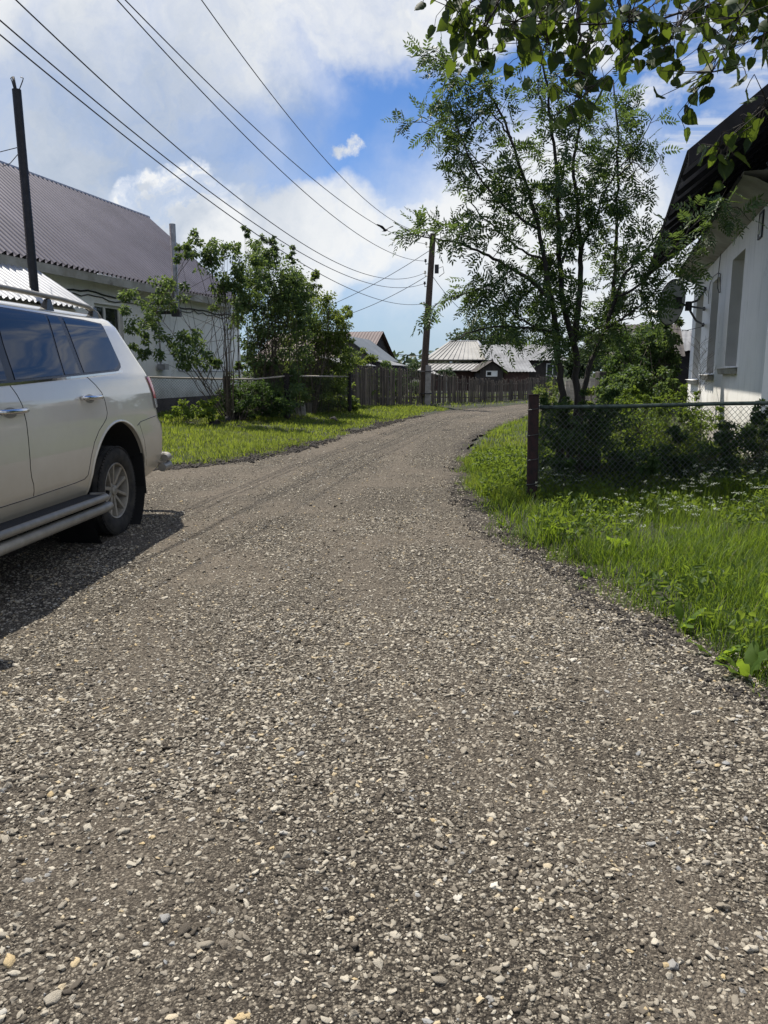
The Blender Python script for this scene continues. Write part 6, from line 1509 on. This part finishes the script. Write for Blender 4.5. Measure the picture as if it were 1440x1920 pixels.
# ------------------------------------------------------------------ dock and dandelion plants along the verge, each its own plant
def dock(label, x, y, nl, L, group=None, name='dock_plant'):
    p = np.array([x, y, Tz(x, y)]); a = R.uniform(0, 6.28, nl); d = np.stack([np.cos(a) * .55, np.sin(a) * .55, np.full(nl, 1.0)], 1) + R.normal(0, .15, (nl, 3))
    o = empty(name, (0, 0, 0), 0, label, 'plant', group); ll = L * R.uniform(.7, 1.2, nl)
    V, F = [], []
    for i in range(nl):
        di = d[i] / np.linalg.norm(d[i]); s = np.array([-di[1], di[0], 0]); s /= np.linalg.norm(s); out = np.array([di[0], di[1], 0]); n = 7
        for k in range(n + 1):
            t = k / n; c = p + di * ll[i] * t + out * ll[i] * .35 * t * t - np.array([0, 0, 1]) * ll[i] * .22 * t ** 2.6
            w = ll[i] * .125 * (math.sin(math.pi * min(1, max(0, (t - .12) / .9))) ** .8 if t > .12 else 0.02) + .0015
            wav = .012 * math.sin(k * 2.2 + i); nn = np.cross(s, di)
            V += [c - s * w + nn * (w * .35 + wav), c - nn * .0, c + s * w + nn * (w * .35 - wav)]
        b = i * (n + 1) * 3
        for k in range(n):
            for j in (0, 1): F.append((b + k * 3 + j, b + k * 3 + j + 1, b + k * 3 + 4 + j, b + k * 3 + 3 + j))
    np_mesh('leaf_rosette', np.array(V), np.array(F), M['dock'], o, True); return o
for (px_, nl, L, lab) in (((1385, 1270), 6, .24, 'large pale dock plant at the lower right end of the verge'), ((1330, 1235), 5, .20, 'upright dock plant in the shade of the verge edge, second from the lower right'), ((1262, 1180), 5, .17, 'small dock plant beside the white stones of the verge edge'), ((1090, 1085), 6, .13, 'tiny dandelion plant spilling onto the gravel'), ((1155, 1040), 4, .26, 'tall single-leaved dock standing among white umbels'), ((1030, 1010), 6, .18, 'bright dandelion clump at the dark soil edge near the red post'), ((935, 985), 4, .10, 'small seedling plant at the soil edge left of the red post'), ((1430, 1150), 5, .24, 'tall dock plant in the deep grass at the right edge')):
    g_ = G(*px_); dock(lab, g_.x + .05, g_.y + .02, nl, L)

# ------------------------------------------------------------------ trees far behind the roofs
def tree(label, x, ytop, ybase, Y, wpx, n_, group='trees behind the far roofs', mt='far_tree', ls=.28):
    c = gy(x, ytop, Y); k = Y / F_PX; top = c.z; r_ = wpx * k
    o = empty('broadleaf_tree', (0, 0, 0), 0, label, 'tree', group)
    t = MB(); t.tube([(c.x, Y, -.2), (c.x + .1, Y, top * .45), (c.x, Y, top * .85)], [.22, .15, .05], 7)
    P, Dv = [], []
    nc = 26; cc = rdir(nc) * (R.uniform(.1, 1, (nc, 1)) ** .4) * [r_, r_ * .8, top * .36] + [c.x, Y, top * .62]; cc[:, 2] = np.minimum(cc[:, 2], top - .3)
    for q in cc[::2]: t.tube([(c.x, Y, top * .4), tuple((np.array([c.x, Y, top * .55]) + q) / 2), tuple(q)], [.07, .02], 5)
    i = R.randint(0, nc, n_); rel = rdir(n_) * (R.uniform(0, 1, (n_, 1)) ** .45) * [r_ * .34, r_ * .34, min(r_, top * .3) * .36]
    P = cc[i] + rel; t.build('trunk', M['bark'], o, True); leaves('crown', P, rdir(n_, -.2), rdir(n_, .8), ls * R.uniform(.6, 1.3, n_), ls * .6, M[mt], o, .15)
for a in (('broad tree rising over the hip roof from behind', 908, 592, 690, 66, 62, 4200), ('tree behind the gap between the hip roof and the corrugated house', 958, 618, 690, 68, 44, 2400), ('low tree behind the corrugated house', 1012, 626, 690, 74, 46, 2200), ('round tree between the barn and the hip roof', 790, 676, 700, 80, 26, 1300), ('low tree just left of the utility pole far away', 765, 682, 700, 88, 22, 900), ('far tree behind the rowan stems', 1085, 640, 700, 60, 40, 1800), ('far tree right of the rowan stems', 1140, 610, 700, 56, 44, 2000), ('distant tree beyond the left shrubs', 560, 640, 700, 70, 60, 2000)): tree(*a)
c = gy(843, 707, 47); shrub('bush', 'round bush behind the pickets in front of the hip-roofed house', 'bush', (c.x, c.y, 0), [B(838, 704, 47, 16, 13), B(846, 711, 47, 13, 9)], 900, .15, M['far_tree'], 6, .02)
# a far-off belt of woodland closes the horizon all round
n_ = 26000; a = R.uniform(0, 2 * math.pi, n_); rr_ = R.uniform(150, 230, n_)
h = (3.0 + 3.2 * vnoise(a * 40, rr_ * .02, 1.0, 91) + 2.0 * vnoise(a * 110, rr_ * .05, 1.0, 92))
P = np.stack([np.cos(a) * rr_, np.sin(a) * rr_ + 10, R.uniform(0, 1, n_) ** .7 * h], 1)
tag(leaves('distant_woodland', P, rdir(n_), rdir(n_, .8), R.uniform(1.0, 2.2, n_), R.uniform(.7, 1.4, n_), M['far_tree']), kind='stuff')
